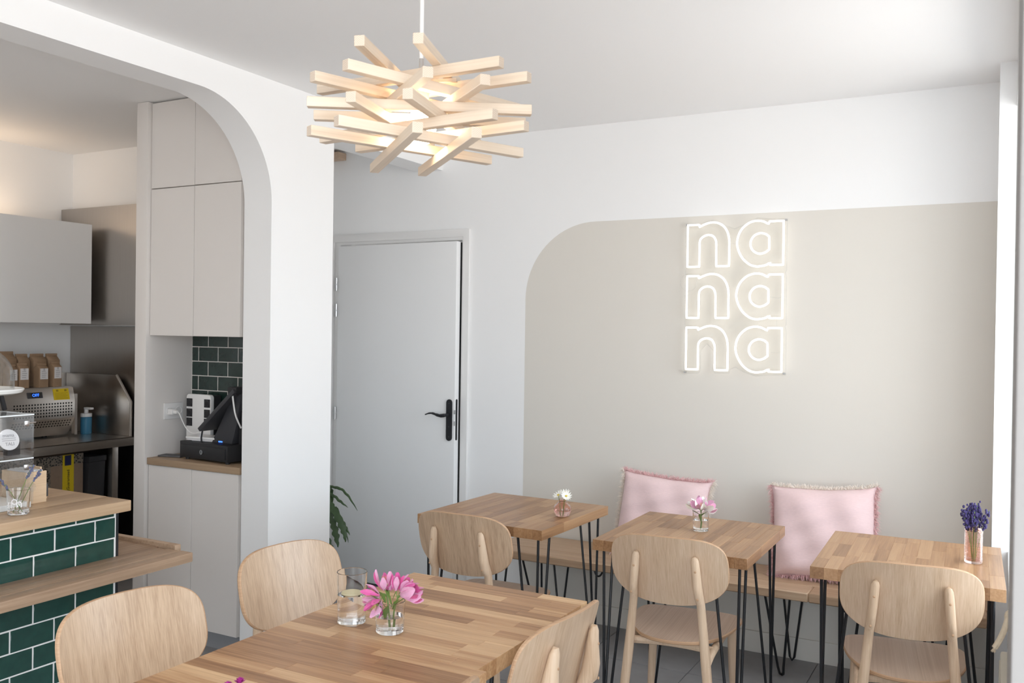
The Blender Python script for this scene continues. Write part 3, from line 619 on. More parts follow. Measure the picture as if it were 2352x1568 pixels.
# acrylic backing following the letters
pn = [(-1.379, 1.306), (-1.379, 2.040)] + [(-1.300, 2.038), (-1.242, 2.052), (-1.175, 2.02), (-1.140, 2.005), (-1.10, 2.02), (-1.03, 2.052), (-.96, 2.043), (-.893, 2.043), (-.893, 1.806), (-.898, 1.79), (-.893, 1.77), (-.891, 1.55), (-.897, 1.54), (-.89, 1.52), (-.89, 1.315), (-.965, 1.312), (-1.03, 1.306), (-1.09, 1.325), (-1.125, 1.345), (-1.15, 1.335), (-1.155, 1.315), (-1.225, 1.314), (-1.232, 1.33), (-1.232, 1.42), (-1.265, 1.455), (-1.296, 1.42), (-1.296, 1.325), (-1.305, 1.312)]
MB().prism([SGN(*p) for p in pn][::-1], 'y', .004, .008).build('backing_panel', ACRYL2, ns)
MB().tube([(*[SGN(*p)[0]], .006, SGN(*p)[1]) for p in pn], .0022, 5, True).build('panel_edge', ACRYL, ns)
nP = [(0, 0), (0, .203), (.058, .203), (.058, .193)], [(.058, .192), (.075, .200), (.100, .209), (.123, .2115), (.150, .207), (.178, .189), (.196, .160), (.204, .125), (.205, .10)], [(.205, 0), (.143, 0)], [(.142, .10), (.140, .122), (.127, .144), (.103, .152), (.080, .146), (.064, .132), (.060, .115)], [(.060, 0)]
aP = [(.155, 0), (.157, .011)], [(.150, .008), (.135, 0), (.115, -.0035), (.092, -.005), (.062, .004), (.031, .030), (.010, .065), (0, .103), (.005, .140), (.020, .171), (.045, .195), (.072, .207), (.097, .2095), (.122, .205), (.146, .192)], [(.151, .204), (.2155, .204), (.216, 0)]
aC = [(.150, .133), (.151, .073)], [(.135, .0605), (.111, .054), (.088, .060), (.070, .077), (.063, .101), (.069, .125), (.085, .143), (.111, .151), (.135, .145)]
def outline(parts):
    pts = []
    for p in parts:
        if len(p) > 4: pts += [(v[0], v[1]) for v in smoothpath([(a, b, 0) for a, b in p], 4)]
        else: pts += p
    out = []
    for i, p in enumerate(pts):   # refine long straight runs so the tube bends crisply
        q = pts[(i + 1) % len(pts)]; d = math.dist(p, q); out.append(p)
        if d > .02: out += [(p[0] + (q[0] - p[0]) * t, p[1] + (q[1] - p[1]) * t) for t in (.006 / d, 1 - .006 / d)]
    return out
def neon_letter(parts_list, ox, oz):
    m = MB()
    for parts in parts_list:
        m.tube([(SGN(ox + a, oz + b)[0], -.010, SGN(ox + a, oz + b)[1]) for a, b in outline(parts)], .0050, 8, True)
    return m
for oz in (1.827, 1.579, 1.329):
    neon_letter([nP], -1.364, oz).build('neon_letter_n', NEON, ns); neon_letter([aP, aC], -1.122, oz).build('neon_letter_a', NEON, ns)
for p in ((-1.372, 2.032), (-.899, 2.036), (-1.372, 1.314), (-.897, 1.322)):
    x_, z_ = SGN(*p); MB().tube([(x_, -.002, z_), (x_, .0215, z_)], .0045, 10).build('standoff', CHROME, ns)
MB().tube([(SGN(-1.364, 0)[0] + .042 * math.cos(2 * PI * k / 28), .015, 1.753 - 1.68 + .042 * math.sin(2 * PI * k / 28)) for k in range(28)], .0014, 5, True).build('cable_loop', ACRYL, ns)
cw = MB()
for p in ([(-1.17, 1.93), (-1.15, 1.935), (-1.12, 1.932)], [(-1.20, 1.83), (-1.205, 1.80), (-1.21, 1.79)], [(-.97, 1.68), (-.93, 1.672), (-.905, 1.68)], [(-.93, 1.59), (-.935, 1.56), (-.93, 1.535)], [(-.96, 1.42), (-.93, 1.418), (-.91, 1.425)]):
    cw.tube([(SGN(*q)[0], .0, SGN(*q)[1]) for q in p], .0014, 5)
cw.build('jumper_wires', ACRYL, ns)

# ------------------------------------------------------------------ pendant lamp
CX, CY = -1.058, 1.546
pd = thing('pendant_lamp', 'pendant lamp of crisscrossed pale pine battens round a lit bulb', 'pendant lamp', (CX, CY, 1.85))
th0, dth, Ls, dd, st = math.radians(109.007), math.radians(71.115), .443, .0553, .0200
devs = (-.277, -.811, 1.656, -.85, .59, -.302, -.021, .792, -.777)
bat = MB().box((-Ls / 2, -st * .495, -st * .495), (Ls / 2, st * .495, st * .495)).mesh('batten', PINE, bevel=.0008, seg=1)
bat.materials.append(PINEEND)
for _p in bat.polygons:
    if abs(_p.normal.x) > .9: _p.material_index = 1
for k in range(9):
    a = th0 + dth * k + math.radians(devs[k])
    for sd_ in (1, -1):
        o = link('batten', bat, pd, (-math.sin(a) * dd * sd_, math.cos(a) * dd * sd_, 2.019 - st * k - 1.85)); o.rotation_euler = (0, 0, a)
MB().tube([(0, 0, .20), (0, 0, ZC - 1.85 - .03)], .0042, 8).build('cord', WPL, pd)
MB().tube([(0, 0, .155), (0, 0, .20)], [.006, .0045], 10).build('cord_grip', mat('grey_cord_grip', (.35, .35, .35), .5), pd)
MB().lathe([(0, .105), (.016, .105), (.016, .148), (.010, .155), (0, .155)], 20).build('lamp_socket', WPL, pd)
MB().box((-.075, -.005, .150), (.075, .005, .157), Matrix.Rotation(th0 + PI / 2, 3, 'Z')).build('socket_bar', PINE, pd)
MB().lathe([(0, .025), (.018, .028), (.029, .042), (.032, .057), (.028, .075), (.016, .095), (.014, .105), (0, .105)], 20).build('bulb', BULB, pd)
MB().lathe([(0, ZC - 1.85 - .031), (.045, ZC - 1.85 - .028), (.05, ZC - 1.85 - .0005), (0, ZC - 1.85 - .0005)], 24).build('ceiling_rose', WPL, pd)

# ------------------------------------------------------------------ tables
def hairpin(parent, cx, cy_, sxs, sys, top, rx=.10, z_foot=0):
    m = MB(); ft = (cx - sxs * .012, cy_ - sys * .012)
    foot = Vector((ft[0], ft[1], .006))
    m.tube(smoothpath([(cx - sxs * .015, cy_ - sys * rx, top), (ft[0] + .0, ft[1] - sys * .012, .03), (ft[0], ft[1], .006), (ft[0] - sxs * .012, ft[1], .03), (cx - sxs * rx, cy_ - sys * .015, top)], 1) if False else
           [(cx - sxs * .012, cy_ - sys * rx, top), (ft[0], ft[1] - sys * .014, .035), (ft[0], ft[1] - sys * .008, .010), (ft[0] - sxs * .004, ft[1] - sys * .002, .005), (ft[0] - sxs * .010, ft[1], .010), (ft[0] - sxs * .016, ft[1], .035), (cx - sxs * rx, cy_ - sys * .012, top)], .0052, 8)
    m.tube([(cx - sxs * .012, cy_ - sys * .012, top), (ft[0] - sxs * .006, ft[1] - sys * .006, .012)], .0052, 8)
    lo = m.build('leg', BLACK, parent)
    MB().prism([(cx, cy_), (cx - sxs * (rx + .015), cy_), (cx - sxs * (rx + .015), cy_ - sys * .02), (cx - sxs * .02, cy_ - sys * (rx + .015)), (cx, cy_ - sys * (rx + .015))], 'z', top, top + .0035).build('mounting_plate', BLACK, lo)
def table(name, label, loc, lx, ly, rz, mt, seed, th=.038, rowsz=.042, bev=.0005, minl=.16):
    """staves along local x"""
    t = thing(name, label, 'table', loc, rz, 'square hairpin-leg cafe tables'); rnd = random.Random(seed)
    n = max(3, round(ly / rowsz)); w = ly / n
    for i in range(n):
        x = -lx / 2; first = True
        while x < lx / 2 - 1e-6:
            l = rnd.uniform(minl, minl * 2.4) * (rnd.uniform(.3, 1) if first else 1); first = False
            x2 = x + l
            if lx / 2 - x2 < .07: x2 = lx / 2
            MB().box((x, -ly / 2 + i * w, -th), (x2, -ly / 2 + (i + 1) * w, 0)).build('stave', mt, t, bevel=bev, seg=1)
            x = x2
    for a in (-1, 1):
        for b in (-1, 1): hairpin(t, a * (lx / 2 - .022), b * (ly / 2 - .022), a, b, -th - .0036 + 0)
    return t
# legs are built below z=0 (local origin at the table top), so shift: hairpin uses absolute foot z -> rebuild with offset
def hairpin(parent, cx, cy_, sxs, sys, top, rx=.10):
    H = .75; m = MB(); fx, fy = cx - sxs * .010, cy_ - sys * .010
    z = lambda v: v - H
    m.tube([(cx - sxs * .010, cy_ - sys * rx, top), (fx, fy - sys * .016, z(.04)), (fx, fy - sys * .009, z(.012)), (fx - sxs * .005, fy - sys * .003, z(.0055)), (fx - sxs * .011, fy, z(.012)), (fx - sxs * .018, fy, z(.04)), (cx - sxs * rx, cy_ - sys * .010, top)], .0052, 8)
    m.tube([(cx - sxs * .010, cy_ - sys * .010, top), (fx - sxs * .004, fy - sys * .008, z(.03))], .0052, 8)
    lo = m.build('leg', BLACK, parent)
    MB().prism([(cx, cy_), (cx - sxs * (rx + .015), cy_), (cx - sxs * (rx + .015), cy_ - sys * .02), (cx - sxs * .02, cy_ - sys * (rx + .015)), (cx, cy_ - sys * (rx + .015))], 'z', top, top + .0034).build('mounting_plate', BLACK, lo)
table('cafe_table', 'small square wooden table nearest the white door, holding a daisy vase', (-1.795, 3.364, .75), .60, .578, PI / 2 - math.radians(2.0), STAVE2, 11, bev=.0005)
table('cafe_table', 'small square wooden table in the middle of the bench row, pink lilies on it', (-1.021, 3.335, .75), .61, .558, PI / 2 + math.radians(.3), STAVE2, 12, bev=.0009)
table('cafe_table', 'small square wooden table beside the right wall, holding the lavender bottle', (-.270, 3.362, .75), .615, .56, PI / 2 + math.radians(1.6), STAVE2, 13, bev=.0005)
table('cafe_table', 'foreground striped wooden table with the tall water glass and magenta flowers', (-1.2975, 2.018, .75), .582, .596, 0, STAVE, 14, minl=.18)
table('cafe_table', 'nearest striped wooden table at bottom edge, pushed against the water-glass table', (-1.2865, 1.4215, .75), .604, .596, 0, STAVE, 17, minl=.22)

# ------------------------------------------------------------------ bench along back wall
be = thing('wall_bench', 'long oak bench on black hairpin legs along the beige wall', 'bench', (-1.14, 4.13, .42))
rnd = random.Random(5)
for (ya, yb) in ((-.20, -.075), (-.075, .055), (.055, .19)):
    x = -1.11
    while x < 1.10:
        x2 = x + rnd.uniform(.5, .9)
        if 1.10 - x2 < .25: x2 = 1.10
        MB().box((x, ya, -.040), (x2, yb, 0)).build('stave', BENCHW, be, bevel=.005 if ya == -.20 else .001, seg=1); x = x2
for xc in (-.875, .305, .92):
    m = MB().tube([(xc - .052, -.175, -.0405), (xc - .012, -.085, -.37), (xc - .008, -.065, -.405), (xc, -.05, -.415), (xc + .008, -.065, -.405), (xc + .012, -.085, -.37), (xc + .052, -.175, -.0405)], .0055, 8).build('leg', BLACK, be)
    m = MB().tube([(xc - .052, .16, -.0405), (xc - .010, .16, -.40), (xc, .16, -.415), (xc + .010, .16, -.40), (xc + .052, .16, -.0405)], .0055, 8).build('leg', BLACK, be)
for xc in (-.53, .59): MB().tube(smoothpath([(xc - .022, -.16, -.0405), (xc - .014, -.16, -.062), (xc, -.16, -.072), (xc + .014, -.16, -.062), (xc + .022, -.16, -.0405)], 4), .0045, 8).build('bag_hook', BLACK, be)

# ------------------------------------------------------------------ chairs
def superell(n_, a, b, e1, e2, k=72):
    out = []
    for i in range(k):
        t = 2 * PI * i / k; c, s_ = math.cos(t), math.sin(t); e = e1 if s_ > 0 else e2
        out.append((a * math.copysign(abs(c) ** (2 / e), c), b * math.copysign(abs(s_) ** (2 / e), s_)))
    return out
def shell_mesh(name, outl, fn, th, m, rings=7):
    """plywood shell: outline (u,v) rings; fn(u,v)->(point, normal)"""
    k = len(outl); v = []; f = []
    layers = [(r_ / rings, 1) for r_ in range(1, rings + 1)]
    sec = [(r_ / rings * .985 if r_ == rings else r_ / rings, .5) for r_ in range(1, rings + 1)] + [(1.0, .25), (1.0, -.25)] + [(r_ / rings * .985 if r_ == rings else r_ / rings, -.5) for r_ in range(rings, 0, -1)]
    p0, n0 = fn(0, 0); v.append(p0 + n0 * th * .5)
    for (s_, o) in sec:
        for (a, b) in outl:
            p, n_ = fn(a * s_, b * s_); v.append(p + n_ * th * o)
    v.append(p0 - n0 * th * .5)
    for i in range(k): f.append((0, 1 + i, 1 + (i + 1) % k))
    for j in range(len(sec) - 1):
        for i in range(k): f.append((1 + j * k + i, 1 + (j + 1) * k + i, 1 + (j + 1) * k + (i + 1) % k, 1 + j * k + (i + 1) % k))
    last = len(v) - 1; b0 = 1 + (len(sec) - 1) * k
    for i in range(k): f.append((last, b0 + (i + 1) % k, b0 + i))
    mb = MB(); mb.add(v, f); me = mb.mesh(name, m)
    me.materials.append(EDGE)
    j0 = 1 + k + (rings - 1) * k * 1
    # rim faces get plywood edge material
    zone = {(j) for j in range(rings - 1, rings + 2)}
    nf0 = k
    for j in zone:
        for i in range(k):
            me.polygons[nf0 + j * k + i].material_index = 1
    return me
YT, YBK, HT, HB, CV = -.262, -.200, .825, .583, .042
def back_fn(u, v):
    z = (HT + HB) / 2 + v; t = (z - HB) / (HT - HB); y = YBK + (YT - YBK) * t + CV * (u / .2) ** 2
    n_ = Vector((-2 * CV * u / .04, 1, .15)).normalized()
    return Vector((u, y, z)), n_
def seat_fn(u, v):
    y = v + .032; w = 1 - .24 * min(1, max(0, (.13 - y) / .32))
    z = .450 - .008 * (1 - (u / .2) ** 2) * (1 - (v / .22) ** 2) - .012 * max(0, (v - .13) / .09) ** 2
    return Vector((u * w, y, z)), Vector((0, 0, 1))
back_me = shell_mesh('backrest', superell(0, .2005, .121, 3.6, 2.45), back_fn, .0125, OAK)
seat_me = shell_mesh('seat', superell(0, .198, .219, 3.6, 2.3), seat_fn, .0125, OAKS)
def by_(z): return YBK + (YT - YBK) * (z - HB) / (HT - HB)
def rear_leg_mesh(sgn):
    m = MB(); P = []; RX = []; RY = []
    for z, hx, yy, rx, ry in ((.763, .0985, 0, .003, .003), (.760, .099, 0, .0085, .009), (.750, .100, 0, .0118, .0115), (.72, .103, -.001, .0125, .0145), (.67, .1075, -.003, .0125, .021), (.635, .111, -.004, .0125, .022), (.605, .114, .0, .0125, .016), (.55, .119, .0, .0128, .0145), (.47, .1265, .0, .014, .0155), (.42, .131, .0, .015, .0165), (.25, .148, -.010, .0145, .0145), (.0, .172, -.030, .011, .011)):
        yb = by_(z) + CV * (hx / .2) ** 2 - .0075 if z > .58 else by_(.58) + CV * (hx / .2) ** 2 * .6 - .0075 + (.58 - z) * .02
        P.append((sgn * hx, yb - ry * 1.12 + yy, z)); RX.append(rx * 1.1); RY.append(ry * 1.12)
    m.tube(P, RX, 14, ry=RY, upv=(0, 1, 0)); return m.mesh('rear_leg', OAKL)
def make_chair(label):
    t = thing('dining_chair', label, 'chair', (0, 0, 0), 0, 'oak plywood cafe chairs')
    link('backrest', back_me, t); link('seat', seat_me, t)
    for s_ in (-1, 1):
        rl = link('rear_leg', rear_leg_mesh(s_), t)
        MB().ball((s_ * .1035, by_(.72) - .0298, .718), .0042, 8, 4, (1, .35, 1)).build('plug', EDGE, rl); MB().ball((s_ * .112, by_(.64) - .047, .628), .0042, 8, 4, (1, .35, 1)).build('plug', EDGE, rl)
        MB().tube([(s_ * .145, .19, .438), (s_ * .153, .197, .25), (s_ * .167, .212, 0)], [.0165, .0155, .011], 12).build('front_leg', OAKL, t)
        MB().tube(smoothpath([(s_ * .1345, -.222, .392), (s_ * .138, -.195, .410), (s_ * .142, -.15, .424), (s_ * .143, 0, .426), (s_ * .145, .19, .426)], 4), [.009] + [.0135] * 16, 10, ry=[.009] + [.0125] * 16).build('side_rail', OAKL, t)
    MB().tube(smoothpath([(-.142, -.135, .425), (-.07, -.118, .425), (0, -.112, .425), (.07, -.118, .425), (.142, -.135, .425)], 4), .012, 8, ry=.014).build('rear_rail', OAKL, t)
    return t
c0 = make_chair('oak plywood chair at the table nearest the door, below the daisy vase')
c0.location = (-1.771, 3.105, 0); c0.rotation_euler = (0, 0, math.radians(1))
dup(c0, (-1.002, 3.148, 0), math.radians(5), 'oak plywood chair at the middle bench-row table, its seat fully in view')
dup(c0, (-.264, 3.181, 0), math.radians(8), 'oak plywood chair at the right wall table, below the lavender bottle')
dup(c0, (-1.15, 2.012, 0), math.radians(86.5), 'oak chair on the right side of the striped foreground table, back turned to the bench')
dup(c0, (-1.15, 1.405, 0), math.radians(88), 'oak chair at the bottom edge, only the tip of its back showing')
dup(c0, (-1.719, 2.112, 0), math.radians(-97), 'oak chair facing right beside the water glass, before the white pillar')
dup(c0, (-1.689, 1.513, 0), math.radians(-97), 'oak chair in the lower left corner in front of the green tiled counter')

# ------------------------------------------------------------------ glassware and flowers on tables
def vase_glass(t, prof, m=GLASS, seg=40): return MB().lathe(prof, seg).build('glass', m, t)
wg = thing('water_glass', 'tall straight glass of water with a lemon slice on the foreground table', 'glass', (-1.448, 1.835, .7506))
vase_glass(wg, tumbler(.035, .0385, .130, .002, .010)); MB().lathe([(0, .0098), (.0334, .0098), (.0358, .073), (0, .073)], 40).build('water', WATER, wg)
MB().lathe([(0, .0735), (.026, .0735), (.027, .0755), (.026, .0775), (0, .0775)], 24).build('lemon_slice', LEMON, wg)
def petal(mb, base, d, ln, wd, curl=.35, side=None, n=7, round_=False):
    d = Vector(d).normalized(); sd_ = (side or d.cross(Vector((0, 0, 1)))); sd_ = Vector(sd_)
    if sd_.length < 1e-4: sd_ = Vector((1, 0, 0))
    sd_.normalize(); nr = sd_.cross(d).normalized(); v = []; f = []
    for i in range(n + 1):
        t = i / n
        if round_: w = wd * ((.22 + .78 * (t / .62) ** 1.3) if t < .62 else max(.10, 1 - ((t - .62) / .38) ** 2) ** .5)
        else: w = wd * math.sin(PI * min(1, .12 + t * .88) ** .8) ** .8 * (.35 + .65 * t if t < .5 else 1) if t < 1 else wd * .12
        c = Vector(base) + d * ln * t + nr * (curl * ln * t * t)
        for s_, h in ((-1, .22), (0, 0), (1, .22)): v.append(c + sd_ * w * s_ * .5 + nr * w * h)
    for i in range(n):
        for k in range(2): f.append((i * 3 + k, i * 3 + k + 1, (i + 1) * 3 + k + 1, (i + 1) * 3 + k))
    mb.add(v, f)
def blossom(parent, base, axis, ln, wd, m1, m2, open_=.55, np_=6, nm='blossom'):
    axis = Vector(axis).normalized(); e1 = axis.orthogonal().normalized(); e2 = axis.cross(e1)
    a, b = MB(), MB()
    for k in range(np_):
        t = 2 * PI * k / np_ + .3; rad = e1 * math.cos(t) + e2 * math.sin(t)
        d = axis + rad * open_; side = axis.cross(rad)
        petal(a if k % 2 else b, Vector(base) + rad * .002, d, ln * random.uniform(.85, 1.1), wd * random.uniform(.85, 1.15), random.uniform(-.5, -.15), side, 7, True)
    o = a.build(nm, m1, parent, normals=False); b.build('inner_petals', m2, o, normals=False)
    st_ = MB()
    for k in range(4):
        t = 2 * PI * k / 4; rad = e1 * math.cos(t) + e2 * math.sin(t); st_.tube([Vector(base), Vector(base) + axis * ln * .75 + rad * .005], .0006, 4)
    st_.build('stamens', PETY, o)
def flower(name, label, loc, stem_pts, heads, leaves, m1, m2, ln=.045, wd=.018, grp=None, open_=.55, cat='flower', srad=.0022):
    t = thing(name, label, cat, loc, 0, grp); s_ = MB(); path = smoothpath(stem_pts, 5); s_.tube(path, srad, 7)
    for h in heads: s_.tube(smoothpath([path[-1], (Vector(path[-1]) * .5 + Vector(h[0]) * .5) + Vector((0, 0, .004)), h[0]], 4), .0013, 6)
    s_.build('stem', STEM, t)
    for h in heads: blossom(t, h[0], h[1], ln * (h[2] if len(h) > 2 else 1), wd * (h[2] if len(h) > 2 else 1), m1, m2, open_)
    for (b_, d_, l_, w_) in leaves:
        lm_ = MB(); petal(lm_, b_, d_, l_, w_, -.2); lm_.build('leaf', LEAF, t, normals=False)
    return t
mv = thing('glass_vase', 'small thick-bottomed glass of water with magenta flowers on the foreground table', 'vase', (-1.322, 1.826, .7506))
vase_glass(mv, tumbler(.0335, .0375, .078, .002, .013)); MB().lathe([(0, .0128), (.0319, .0128), (.0338, .040), (0, .040)], 40).build('water', WATER, mv)
vb = (-1.322, 1.826, .765)
flower('alstroemeria', 'magenta alstroemeria stem leaning left over the rim of its glass', vb, [(0, 0, 0), (-.004, 0, .04), (-.010, .0, .075)],
       [((-.018, .0, .085), (-.05, 0, .9), 1.0), ((-.026, -.008, .072), (-1, -.3, .05), 1.0), ((-.016, -.018, .066), (-.1, -.8, -.55), .9), ((-.012, .015, .082), (-.35, .5, .8), .9)],
       [((-.012, 0, .06), (-1, -.1, -.5), .05, .016), ((-.012, 0, .07), (-1, 0, .25), .05, .015), ((-.01, .01, .07), (-.8, .5, .8), .05, .014), ((-.004, -.02, .03), (-.1, -.3, .6), .05, .022), ((-.006, -.012, .058), (.15, -.6, .9), .055, .017), ((0, .01, .06), (.3, .2, 1), .05, .016), ((-.01, -.005, .045), (-.5, -.5, .9), .05, .018), ((.0, -.02, .022), (.25, -.2, .8), .045, .02)], PETM, PETP, .046, .0185, None, 1.0)
flower('alstroemeria', 'magenta alstroemeria stem leaning far right out of its glass', (vb[0] + .006, vb[1] + .004, vb[2]), [(0, 0, 0), (.004, 0, .04), (.014, -.002, .068)],
       [((.026, -.004, .080), (1, -.1, .55), 1.35), ((.028, .002, .076), (1, .25, .2), 1.2), ((.008, .0, .088), (.1, 0, 1), .85), ((.018, .006, .085), (.45, .3, .9), 1.0)],
       [((.01, 0, .055), (.9, 0, .8), .05, .014), ((.002, -.01, .05), (-.1, -.2, 1), .05, .018), ((.008, -.012, .045), (.5, -.3, .8), .05, .014)], PETM, PETP, .044, .020, None, .55)
# daisy vase on table 1
dv = thing('bud_vase', 'round pink glass bud vase holding white daisies on the table by the door', 'vase', (-1.569, 3.345, .7506))
vase_glass(dv, [(0, 0), (.020, 0), (.028, .004), (.0345, .018), (.036, .030), (.032, .044), (.020, .055), (.0145, .059), (.015, .066), (.0165, .070), (.0145, .069), (.0125, .060), (.018, .053), (.030, .043), (.034, .030), (.0325, .019), (.026, .006), (0, .003)], PINKG)
MB().lathe([(0, .0028), (.0262, .0058), (.0330, .019), (.0335, .026), (0, .026)], 32).build('water', WATER, dv)
def daisy(loc, tip, ax, label):
    t = thing('daisy', label, 'flower', loc, 0, None)
    MB().tube(smoothpath([(0, 0, 0), Vector(tip) * .5 + Vector((.0, 0, .006)), tip], 5), .0012, 6).build('stem', STEM, t)
    ax = Vector(ax).normalized(); e1 = ax.orthogonal().normalized(); e2 = ax.cross(e1); m = MB()
    for k in range(13):
        a = 2 * PI * k / 13; rad = e1 * math.cos(a) + e2 * math.sin(a); petal(m, Vector(tip) + rad * .004, rad + ax * .15, .021, .0085, -.3, ax.cross(rad), 4)
    m.build('petals', PETW, t, normals=False); MB().ball(Vector(tip) + ax * .002, .0055, 10, 6, (1, 1, .7)).build('heart', PETY, t)
daisy((-1.575, 3.345, .757), (-.010, -.005, .078), (-.35, -.5, .8), 'white daisy drooping left over the pink bud vase')
daisy((-1.566, 3.342, .757), (.016, -.004, .078), (.5, -.5, .6), 'white daisy drooping right over the pink bud vase')
daisy((-1.570, 3.350, .757), (.003, .012, .086), (.0, -.2, 1), 'white daisy standing upright between two drooping ones')
# lily glass on table 2
lv = thing('glass_vase', 'small clear glass with one pale pink lily stem on the middle bench-row table', 'vase', (-1.003, 3.378, .7506))
vase_glass(lv, tumbler(.0285, .0315, .078, .002, .010)); MB().lathe([(0, .0098), (.0269, .0098), (.0287, .042), (0, .042)], 40).build('water', WATER, lv)
flower('alstroemeria', 'pale pink alstroemeria stem in the glass on the middle bench-row table', (-1.003, 3.378, .762), [(0, 0, 0), (.002, 0, .03), (.0, 0, .062)],
       [((-.012, -.006, .072), (-.8, -.3, .65), 1.1), ((.006, -.010, .072), (.15, -.6, .9), 1.1), ((.014, .0, .070), (1, -.1, .5), 1.25), ((0, .012, .076), (-.1, .3, 1), 1.0)],
       [((0, -.003, .045), (-.6, -.5, .7), .04, .016), ((0, -.003, .042), (.6, -.4, .7), .04, .016), ((0, -.005, .03), (.1, -.6, .9), .04, .016)], PETP, PETW, .040, .022, None, .8)
# lavender bottle on table 3
lb = thing('bottle_vase', 'ribbed pink glass bottle holding lavender at the right end table', 'vase', (-.078, 3.385, .7506))
pr_ = [(0, 0), (.025, 0), (.0275, .003)] + [(.0275 + (.0007 if k % 2 else -.0004), .006 + k * .0024) for k in range(42)] + [(.027, .110), (.018, .117), (.0125, .122), (.0125, .130), (.0145, .134), (.0125, .134), (.0105, .129), (.0105, .122), (.016, .114), (.0245, .107), (.0245, .008), (0, .005)]
vase_glass(lb, pr_, PINKG, 36)
for k in range(9):
    a = 2 * PI * k / 9 * 2.3; rr = .006 + .024 * (k / 9); lean = .9 if k in (7, 8) else 1
    tx, ty, tz = (.0385 if k == 8 else -.036 if k == 7 else rr * math.cos(a) * .8), (-.01 if k > 6 else rr * math.sin(a) * .8), (.172 if k > 6 else .165 + .025 * random.random())
    lav_sprig('lavender_sprig', ('lavender sprig in the pink bottle bending right' if k == 8 else 'lavender sprig in the pink bottle bending left' if k == 7 else 'dark violet lavender sprig packed in the middle of the pink bottle bunch'),
              (-.078 + .004 * math.cos(a), 3.385 + .004 * math.sin(a), .757), (tx, ty, tz), 48, None if k > 6 else 'lavender bunch in the pink bottle', LAV, .060, .0050, 1.7)
# carnations at the bottom edge: low vase on the nearest table
cv = thing('glass_vase', 'small glass of magenta carnations at the bottom edge on the nearest table', 'vase', (-1.247, 1.238, .7506))
vase_glass(cv, tumbler(.024, .026, .058, .002, .008)); MB().lathe([(0, .0078), (.0224, .0078), (.0233, .03), (0, .03)], 24).build('water', WATER, cv)
for (dx, dy, dz, lb_) in ((-.010, -.008, .066, 'magenta carnation leaning left at the bottom edge'), (.006, .006, .072, 'magenta carnation standing highest at the bottom edge'), (.018, -.006, .062, 'magenta carnation leaning right at the bottom edge')):
    t = thing('carnation', lb_, 'flower', (-1.247 + dx * .3, 1.238 + dy * .3, .759)); MB().tube([(0, 0, 0), (dx * .7, dy * .7, dz)], .0014, 6).build('stem', STEM, t)
    m = MB()
    for k in range(26):
        a = k * 2.4; e_ = k / 26 * 1.3; d = Vector((math.cos(a) * math.sin(e_), math.sin(a) * math.sin(e_), math.cos(e_))); petal(m, (dx * .7, dy * .7, dz), d, .0125, .009, .1, None, 3)
    m.build('petals', CARN, t, normals=False)

# ------------------------------------------------------------------ cushions
def cushion(label, loc, rot, w, h, th, dent, side_m, seed):
    t = thing('fringed_cushion', label, 'cushion', loc, 0, 'pink fringed cushions on the bench'); t.rotation_euler = rot
    rnd = random.Random(seed); nx, nz = 28, 24; v = []; f = []
    def edge(u, s_): return u * (1 - .05 * (1 - s_ ** 8) - .02 * (1 - s_ * s_))
    def pt(i, j, sd_):
        u, s_ = -1 + 2 * i / nx, -1 + 2 * j / nz
        x = edge(u, s_) * w / 2; z = edge(s_, u) * h / 2
        b = max(0, (1 - u ** 4)) ** .55 * max(0, (1 - s_ ** 4)) ** .55
        wr = .006 * math.sin(7 * u + 3 * s_ + seed) * b + .004 * math.sin(13 * s_ - 5 * u + seed * 2) * b
        z -= dent * math.exp(-((u - .1) / .5) ** 2) * max(0, s_) ** 2
        return (x, sd_ * (th / 2 * b + wr), z)
    for sd_ in (-1, 1):
        o = len(v)
        for j in range(nz + 1):
            for i in range(nx + 1): v.append(pt(i, j, sd_))
        for j in range(nz):
            for i in range(nx): f.append((o + j * (nx + 1) + i, o + j * (nx + 1) + i + 1, o + (j + 1) * (nx + 1) + i + 1, o + (j + 1) * (nx + 1) + i))
    MB().add(v, f).build('cover', PINKC, t)
    rims = ([(pt(i, nz, 1), (0, 0, 1)) for i in range(nx + 1)], [(pt(0, j, 1), (-1, 0, 0)) for j in range(nz + 1)], [(pt(nx, j, 1), (1, 0, 0)) for j in range(nz + 1)], [(pt(i, 0, 1), (0, 0, -1)) for i in range(nx + 1)])
    for rim, m_ in zip(rims, side_m):
        mb = MB()
        for a in range(len(rim) - 1):
            p, q = Vector(rim[a][0]), Vector(rim[a + 1][0]); d0 = Vector(rim[a][1])
            for k in range(30):
                b_ = p.lerp(q, rnd.random()); b_.y += rnd.uniform(-.010, .010)
                d = (d0 + Vector((rnd.uniform(-1.0, 1.0), rnd.uniform(-1.1, 1.1), rnd.uniform(-1.0, 1.0)))).normalized(); l_ = rnd.uniform(.012, .034)
                s_ = d.orthogonal().normalized() * .0010; e_ = b_ + d * l_ + Vector((0, 0, -.006)); mid = b_ + d * l_ * .55
                mb.add([b_ - s_, b_ + s_, mid + s_, mid - s_, e_], [(0, 1, 2, 3), (3, 2, 4)])
        fo = mb.build('fringe', m_, t, smooth=False, weld=False, normals=False); fo['kind'] = 'stuff'
    return t
cushion('pink fringed cushion behind the middle table, cream fringe on its left edge', (-1.435, 4.185, .618), (math.radians(-15), math.radians(3), 0), .455, .405, .13, .004, (FRP, FRC, FRC, FRP), 1)
cushion('pink fringed cushion between middle and right tables, cream fringe along its top', (-.690, 4.185, .632), (math.radians(-15), math.radians(-4), 0), .46, .41, .14, .006, (FRC, FRP, FRP, FRP), 2)

